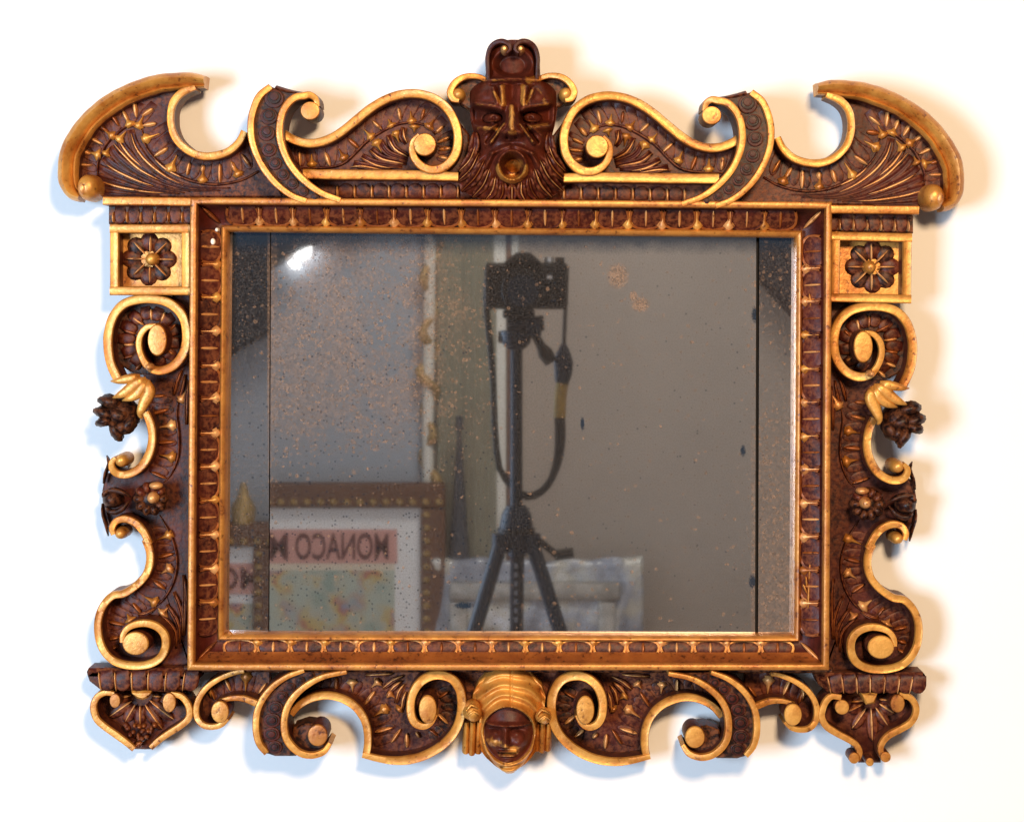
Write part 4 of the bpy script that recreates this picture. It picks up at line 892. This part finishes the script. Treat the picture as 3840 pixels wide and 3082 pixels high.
for xs, y0, y1 in (((225, 300, 380), 900, 1310), ((1110, 1180, 1250), 920, 1275)):
    for i, x in enumerate(xs):
        ribbon('headcloth_fall', B3([(x+8, y0), (x, (y0+y1)/2), (x-6, y1-20*abs(i-1))]), [24, 29, 31], .040-.003*abs(i-1), .008, 'gold', hd, PROF_ROUND)

# ------------------------------------------------------------------ what the glass shows: the space behind the lens
def RF(px, py, L):
    """point whose reflection in the middle pane appears at the pixel, L metres of light path from the lens"""
    k = L/D*S
    return Vector((XF+(px-FX)*k, -DM-(L-(D-DM)), ZF-(py-FY)*k))
def RWING(px, py, tilt, Y):
    k = (D-DM)/D*S
    P = Vector((XF+(px-FX)*k, -DM, ZF-(py-FY)*k)); v = (P-Vector((XF, -D, ZF))).normalized()
    n = Vector((-math.sin(tilt), -math.cos(tilt), 0)); r = v-2*v.dot(n)*n
    return P+r*((Y-P.y)/r.y)
LB = (D-DM)+(-DM-YB)           # path length to the back wall
# photographic camera
LC = 2*(D-DM)
ty = -D-.012                    # front of its lens
cm = thing('photo_camera', 'black photographic camera with neck strap on the tripod, seen in the mirror', 'camera', (XF, ty-.10, ZF-.06))
LK = LC+.07
def C2(px, py, y=None):
    q = RF(px, py, LK); return Vector((q.x, ty-.09 if y is None else y, q.z))
a, b = C2(1826, 985), C2(2130, 1160)
bxo('body', (a.x, ty-.105, b.z), (b.x, ty-.045, a.z), 'black', cm, .008)
a, b = C2(1826, 975), C2(1905, 1160); bxo('grip', (a.x-.004, ty-.062, b.z+.002), (b.x, ty-.022, a.z-.006), 'black', cm, .01)
p0, p1, p2, p3 = C2(1890, 985), C2(1935, 948), C2(1990, 948), C2(2030, 985)
v = [(q.x, y, q.z) for y in (ty-.10, ty-.035) for q in (p0, p1, p2, p3)]
sharp(mesh_obj('viewfinder_hump', v, [(0, 1, 2, 3), (7, 6, 5, 4), (0, 4, 5, 1), (1, 5, 6, 2), (2, 6, 7, 3), (3, 7, 4, 0)], 'black', cm), 20)
tube('lens', [(XF, ty-.05, ZF), (XF, ty-.03, ZF), (XF, ty-.012, ZF), (XF, ty-.004, ZF), (XF, ty-.002, ZF)], [.033, .034, .034, .036, .035], 'black', cm, 28)
tube('lens_ring', [(XF, ty-.026, ZF), (XF, ty-.022, ZF)], .0352, 'chrome', cm, 28)
tube('lens_glass', [(XF, ty-.0021, ZF), (XF, ty-.0012, ZF)], .027, 'blue', cm, 24)
for px in (2060, 2100): q = C2(px, 985); tube('dial', [(q.x, ty-.075, q.z-.002), (q.x, ty-.075, q.z+.009)], .008, 'chrome' if px == 2060 else 'black', cm, 16)
for px, py in ((1990, 1095), (2020, 1090), (2060, 1040)): q = C2(px, py); bxo('badge', (q.x-.004, ty-.0452, q.z-.0025), (q.x+.004, ty-.0442, q.z+.0025), 'chrome', cm)
sp = lambda pts: [C2(*p) for p in pts]
def smooth3(pts, n=6):
    c, _ = spline([tuple(p) for p in pts], .02); return [Vector(q) for q in c]
tube('strap', smooth3(sp([(1835, 985), (1823, 1080), (1825, 1180), (1838, 1300), (1850, 1450), (1855, 1600), (1872, 1760), (1920, 1835)])), .0055, 'black', cm, 8, .6)
tube('strap', smooth3(sp([(2128, 1000), (2122, 1150), (2118, 1240), (2116, 1300)])), .0035, 'black', cm, 8, .6)
tube('strap_pad', smooth3(sp([(2116, 1290), (2114, 1330), (2114, 1390), (2108, 1440)])), [.004, .011, .0165, .0155, .0115], 'blue', cm, 10, .5)
tube('strap_logo_band', smooth3(sp([(2110, 1440), (2102, 1500), (2100, 1570)])), .0105, 'strapy', cm, 8, .5)
tube('strap', smooth3(sp([(2100, 1570), (2102, 1640), (2095, 1720), (2070, 1800), (2030, 1850), (1975, 1868), (1920, 1838)])), [.0095, .0095, .008, .006, .0065, .007, .005], 'black', cm, 8, .3)
# tripod
tp = thing('tripod', 'black metal tripod with pan handle and crank, seen in the mirror', 'tripod', (XF, ty-.08, 0))
yT = ty-.078
def C3(px, py): q = C2(px, py); return Vector((q.x, yT, q.z))
a, b = C3(1885, 1160), C3(2005, 1195); bxo('camera_plate', (a.x, yT-.025, b.z), (b.x, yT+.025, a.z-.0005), 'black', tp, .004)
tube('tilt_joint', [C3(1900, 1222)-Vector((0, .0, 0)), C3(2040, 1212)], .013, 'blue', tp)
a, b = C3(1975, 1195), C3(2030, 1262); bxo('head_yoke', (a.x, yT-.018, b.z), (b.x, yT+.018, a.z), 'blue', tp, .004)
tube('head_base', [C3(1935, 1240), C3(1935, 1252), C3(1935, 1290), C3(1935, 1312)], [.026, .028, .024, .013], 'blue', tp, 20)
tube('head_knob', [C3(1868, 1265), C3(1890, 1265)], .010, 'black', tp)
tube('pan_handle', [C3(2005, 1255), C3(2030, 1300), C3(2045, 1325), C3(2068, 1362)], [.007, .008, .013, .011], 'black', tp)
tube('centre_column', [C3(1936, 1300), C3(1936, 1920)], .0105, 'blue', tp, 18)
tube('column_rack', [C3(1944, 1310)+Vector((0, .0085, 0)), C3(1944, 1900)+Vector((0, .0085, 0))], .0032, 'black', tp, 8)
tube('collar', [C3(1936, 1900), C3(1936, 1930), C3(1936, 1990), C3(1936, 2060)], [.017, .025, .030, .022], 'blue', tp, 20)
tube('clamp_ring', [C3(1936, 1985), C3(1936, 2000)], .0325, 'black', tp, 20)
tube('crank', [C3(2010, 2025), C3(2045, 2050), C3(2090, 2088)], .006, 'black', tp, 10)
tube('crank_handle', [C3(2080, 2088), C3(2152, 2078)], .009, 'black', tp, 10)
zc = C3(1936, 2020).z
def leg(name, px0, py0, px1, py1, dy):
    a, b = C3(px0, py0), C3(px1, py1); dirv = (b-a); t = (a.z-.01)/(a.z-b.z); foot = a+dirv*t
    foot.y = yT+dy*t/2.2; aa = Vector((a.x, yT+dy*.06, a.z)); m1 = aa.lerp(foot, .38); m2 = aa.lerp(foot, .40)
    o = tube(name, [aa, m1, m2, aa.lerp(foot, .97)], [.0125, .0125, .010, .009], 'blue', tp, 14)
    tube('rubber_foot', [aa.lerp(foot, .96), foot], [.015, .016], 'black', o, 12)
    tube('leg_clamp', [aa.lerp(foot, .365), aa.lerp(foot, .40)], .0155, 'black', o, 12)
    b0 = tube('leg_pivot', [aa+Vector((0, 0, .012)), aa-Vector((0, 0, .02))], .016, 'blue', o, 12)
leg('leg', 1880, 2030, 1775, 2375, .10); leg('leg', 1992, 2030, 2105, 2375, .10); leg('leg', 1940, 2050, 1936, 2385, -.40)
for i in range(7):
    q = C3(1934, 2130+i*34); bxo('leg_mark', (q.x-.003, yT-.012, q.z-.004), (q.x+.003, yT-.008, q.z+.004), 'marks', tp)
# framed poster(s)
def font_mesh(name, body, h, mat, M, parent, wmax=None):
    cu = bpy.data.curves.new(name, 'FONT'); cu.body = body; cu.extrude = .0; cu.offset = .018
    ob = bpy.data.objects.new(name, cu); scene.collection.objects.link(ob)
    bpy.context.view_layer.update()
    me = bpy.data.meshes.new_from_object(ob.evaluated_get(bpy.context.evaluated_depsgraph_get()))
    bpy.data.objects.remove(ob)
    xs = [v.co.x for v in me.vertices]; ysv = [v.co.y for v in me.vertices]
    sx = (wmax/(max(xs)-min(xs))) if wmax else h/(max(ysv)-min(ysv)); sy = h/(max(ysv)-min(ysv))
    x0, y0 = min(xs), min(ysv)
    for v in me.vertices: v.co = Vector(((v.co.x-x0)*sx, (v.co.y-y0)*sy, 0))
    me.materials.append(MAT[mat]); o = bpy.data.objects.new(name, me); link(o, parent, M); return o
def poster(name, label, y, xr, ztop, width, bar, pinkr, ptop, pbot, text, tx0, tw, th, tz, printr, prtop, finial=False, extra=None):
    """framed poster facing the mirror, standing on the floor; xr its right outer edge in the reflection"""
    xl = xr-width
    root = thing(name, label, 'framed poster', ((xl+xr)/2, y, 0), 'framed posters behind the camera')
    zb = .004
    for lo, hi in (((xl, y, ztop-bar), (xr, y+.035, ztop)), ((xl, y, zb), (xr, y+.035, zb+bar)), ((xr-bar, y, zb+bar), (xr, y+.034, ztop-bar)), ((xl, y, zb+bar), (xl+bar, y+.034, ztop-bar))):
        fb = bxo('frame_bar', lo, hi, 'pframe', root, .008)
        horiz = (hi[0]-lo[0]) > (hi[2]-lo[2]); n = int(max(hi[0]-lo[0], hi[2]-lo[2])/.028)
        for i in range(n):
            u = (i+.5)/n; c = Vector((lo[0]+(hi[0]-lo[0])*(u if horiz else .25 if lo[0] > xl+.01 else .75), hi[1]-.002, lo[2]+(hi[2]-lo[2])*((.25 if lo[2] > .3 else .75) if horiz else u)))
            key = ('bead', 'pgold')
            if key not in ME:
                bm = bmesh.new(); bmesh.ops.create_icosphere(bm, subdivisions=1, radius=1); me = bpy.data.meshes.new('bead'); bm.to_mesh(me); bm.free(); me.materials.append(MAT['pgold']); ME[key] = me
            M = Matrix.Translation(c) @ Matrix.Diagonal((.010, .008, .009, 1)); link(bpy.data.objects.new('bead', ME[key]), fb, M)
    bxo('mount', (xl+bar-.002, y+.006, zb+bar-.002), (xr-bar+.002, y+.014, ztop-bar+.002), 'mount', root)
    mg = .075
    bxo('paper', (xl+bar+mg, y+.014, zb+bar+mg), (xr-bar-mg*.75, y+.0155, ztop-bar-mg*.75), 'sheet', root)
    bxo('banner', (xl+bar+mg+.02, y+.0155, pbot), (pinkr, y+.0165, ptop), 'pink', root)
    bxo('flower_print', (xl+bar+mg+.02, y+.0155, zb+bar+mg+.03), (printr, y+.0164, prtop), 'print', root)
    M = Matrix(((-1, 0, 0, tx0), (0, 0, 1, y+.0172), (0, 1, 0, tz), (0, 0, 0, 1)))
    font_mesh('lettering', text, th, 'ink', M, root, tw)
    if extra: font_mesh('lettering', extra[0], th, 'ink', Matrix(((-1, 0, 0, extra[1]), (0, 0, 1, y+.0172), (0, 1, 0, tz), (0, 0, 0, 1))), root, extra[2])
    if finial:
        q = finial; tube('finial', [(q[0], y+.02, ztop-.004), (q[0], y+.02, ztop+.03), (q[0], y+.02, ztop+.055), (q[0], y+.02, ztop+.085)], [.024, .028, .014, .006], 'pgold', root, 12)
    return root
yp = YB+.10; LP = (D-DM)+(-DM-(yp+.016))
q = lambda px, py: RF(px, py, LP)
poster('framed_poster', 'framed poster with pink banner lettered MONACO beside the tripod, seen in the mirror', yp, q(1672, 0).x, q(0, 1808).z, .60, .055,
       q(1490, 0).x, q(0, 1984).z, q(0, 2112).z, 'MONACO', q(1457, 0).x, q(1457, 0).x-q(1107, 0).x, (q(0, 1998).z-q(0, 2098).z), q(0, 2098).z, q(1480, 0).x, q(0, 2138).z, extra=('M', q(1080, 0).x, q(1080, 0).x-q(1008, 0).x))
yq = YB+.10
r = lambda px, py: RWING(px, py, TL_, yq+.016)
poster('framed_poster', 'second framed poster with pink banner, seen in the narrow left pane', yq, r(1045, 2000).x, r(930, 1955).z, .50, .055,
       r(1004, 2100).x, r(930, 2112).z, r(930, 2228).z, 'MONACO', r(978, 2100).x, .30, r(930, 2126).z-r(930, 2212).z, r(930, 2212).z, r(1000, 2300).x, r(930, 2262).z, finial=(r(914, 1900).x,))
# dark roof beams seen in the narrow panes
def beam(pa, pb, thick, label, sgn):
    dv = (pb-pa).normalized(); up = Vector((-dv.z, 0, dv.x)); up = up if up.z > 0 else -up
    a = pa-dv*.55; b = pb+dv*.55; yv = pa.y
    v = [a, b, b+up*thick, a+up*thick]; v = [Vector((p.x, yv, p.z)) for p in v]+[Vector((p.x, yv+.16, p.z)) for p in v]
    o = sharp(mesh_obj('roof_beam', v, [(0, 1, 2, 3), (7, 6, 5, 4), (0, 1, 5, 4), (1, 2, 6, 5), (2, 3, 7, 6), (3, 0, 4, 7)], 'beam', None), 20)
    tag(o, label, 'beam', 'dark sloping roof beams'); return o
ybm = YB+.002
beam(RWING(1010, 1232, TL_, ybm+.16)*1.0, RWING(846, 1324, TL_, ybm+.16), .34, 'dark sloping roof beam at the top of the narrow left pane', -1).location.y -= .16
beam(RWING(2861, 1020, -TR_, ybm+.16), RWING(2980, 1147, -TR_, ybm+.16), .34, 'dark sloping roof beam at the top of the narrow right pane', 1).location.y -= .16
# twisted gilt pole, curtain, white post
pa = RF(1610, 1000, LB)
M_ = structure(bxo('cool_tint_panel', (-2.6, YB+.0005, 0), (pa.x, YB+.02, 3.0), 'cool_tint_panel'))  # thin added panel, its blue-grey colour stands in for cool light
L0 = LB-.045
p_t, p_b = RF(1625, 800, L0), RF(1605, 1850, L0)
po = thing('gilt_pole', 'pale pole wound with a gilt garland left of the curtain, seen in the mirror', 'pole', (p_b.x, p_b.y, 0))
tube('shaft', [(p_b.x, p_b.y, 0), (p_b.x, p_b.y, 1.3), (p_t.x, p_t.y, 2.3)], .013, 'cream', po, 16)
hel = []
for z in np.linspace(.05, 2.3, 260):
    hel.append(Vector((p_b.x+(p_t.x-p_b.x)*max(0, (z-1.15)/1.1)+(.016+.006*math.sin(z*23))*math.cos(z*55+2*math.sin(z*9)), p_b.y+.016*math.sin(z*55), z)))
tube('garland', hel, [.008+.005*abs(math.sin(i*.37))*random.random() for i in range(260)], 'pgold', po, 8)
Lc = LB-.06
c0, c1 = RF(1640, 1000, Lc), RF(1862, 1000, Lc)
nx = 60; v = []; f = []
for i in range(nx+1):
    x = c0.x+(c1.x-c0.x)*i/nx; yv = YB+.040+.004*math.sin(i*.21)+.001*math.sin(i*.7)
    for z in (.02, 1.0, 1.7, 2.4): v.append((x, yv+.01*math.sin(z*3+i*.1), z))
for i in range(nx):
    for j in range(3): f.append((i*4+j, (i+1)*4+j, (i+1)*4+j+1, i*4+j+1))
cu = mesh_obj('curtain', v, f, 'green', None, recalc=False); md = cu.modifiers.new('thick', 'SOLIDIFY'); md.thickness = .004
tag(cu, 'olive green hanging curtain behind the tripod, seen in the mirror', 'curtain')
Lp = LB-.02
a, b = RF(1852, 1000, Lp), RF(1918, 1000, Lp)
ps = thing('door_post', 'white door post with brown edge behind the tripod column, seen in the mirror', 'post', (a.x, YB, 0))
bxo('post', (a.x, YB+.001, 0), (b.x-.012, YB+.035, 2.4), 'cream', ps, .003); bxo('edge_strip', (b.x-.0118, YB+.001, 0), (b.x, YB+.028, 2.4), 'pframe', ps, .002)
bxo('edge_strip', (b.x+.0002, YB+.001, 0), (b.x+.016, YB+.031, 2.4), 'cream', ps, .002)
# folded parasol in front of the curtain
Lu = LB-.10
u0, u1 = RF(1722, 1610, Lu), RF(1728, 2110, Lu)
pu = thing('folded_parasol', 'dark folded parasol standing before the olive curtain, seen in the mirror', 'parasol', (u0.x, u0.y, 0))
tube('cover', [(u0.x, u0.y, u0.z), (u0.x, u0.y, u0.z-.12), (u0.x, u0.y, u1.z), (u0.x, u0.y, .45), (u0.x, u0.y, .40)], [.004, .012, .024, .032, .02], 'parasol', pu, 10)
tube('pole', [(u0.x, u0.y, .42), (u0.x, u0.y, .0)], .01, 'black', pu, 10); tube('tip', [(u0.x, u0.y, u0.z), (u0.x, u0.y, u0.z+.03)], [.010, .007], 'parasol', pu, 10)
# picture wrapped in plastic on the floor
Lw = LB-.12
w0, w1 = RF(1600, 2098, Lw), RF(2412, 2098, Lw)
nx, nz = 70, 60; v = []; f = []
for j in range(nz+1):
    for i in range(nx+1):
        u, t = i/nx, j/nz; x = w0.x+(w1.x-w0.x)*u; z = .01+(w0.z-.01)*t
        ed = min(u, 1-u, t, 1-t); rim = math.exp(-((ed-.13)/.045)**2)
        yv = w0.y+.012+.016*rim+.0022*math.sin(u*37+3*math.sin(t*19))+.002*math.sin(t*43+2*math.sin(u*31))
        zz = z+(.003*math.sin(u*9)+.003*math.sin(u*31)+.010*max(0, u-.9)*10 if j == nz else 0)
        v.append((x, yv, zz))
m0 = len(v); v += [(x, w0.y-.02, z) for x, y, z in v]
for j in range(nz):
    for i in range(nx):
        a = j*(nx+1)+i; f.append((a, a+1, a+nx+2, a+nx+1)); f.append((m0+a, m0+a+nx+1, m0+a+nx+2, m0+a+1))
rg = [i for i in range(nx+1)]+[j*(nx+1)+nx for j in range(1, nz+1)]+[nz*(nx+1)+i for i in range(nx-1, -1, -1)]+[j*(nx+1) for j in range(nz-1, 0, -1)]
for k in range(len(rg)): a, b = rg[k], rg[(k+1) % len(rg)]; f.append((a, b, m0+b, m0+a))
wp = mesh_obj('wrapped_picture', v, f, 'wrap', None)
for lo, hi in (((w0.x+.05, w0.z-.085), (w1.x-.05, w0.z-.045)), ((w1.x-.10, .06), (w1.x-.06, w0.z-.087)), ((w0.x+.05, .06), (w0.x+.09, w0.z-.087))):
    bxo('silver_frame_bar', (lo[0], w0.y+.01, lo[1]), (hi[0], w0.y+.034, hi[1]), 'silver', wp, .008)
tag(wp, 'picture frame wrapped in crumpled clear plastic behind the tripod legs, seen in the mirror', 'wrapped picture')
# glowing tubes added at the back to make the bright glint in the glass
q0, q1 = RF(1100, 1000, LB-.05), RF(1150, 885, LB-.05)
lm = thing('added_glint', 'small glowing shape added for the bright glint near the top left of the glass', 'lamp', (q0.x, YB, q0.z))
bxo('back_plate', (q0.x+.004, YB+.0206, q0.z+.02), (q0.x+.03, YB+.03, q0.z+.06), 'chrome', lm, .004)
dv = (q1-q0)
tube('glint_tube', [q0+dv*.30, q0+dv*.45, q0+dv*.8, q1], [.012, .022, .020, .012], 'glow', lm, 14)
tube('glint_tube', [q0, q0+dv*.08, q0+dv*.16], [.008, .013, .006], 'glow', lm, 12)
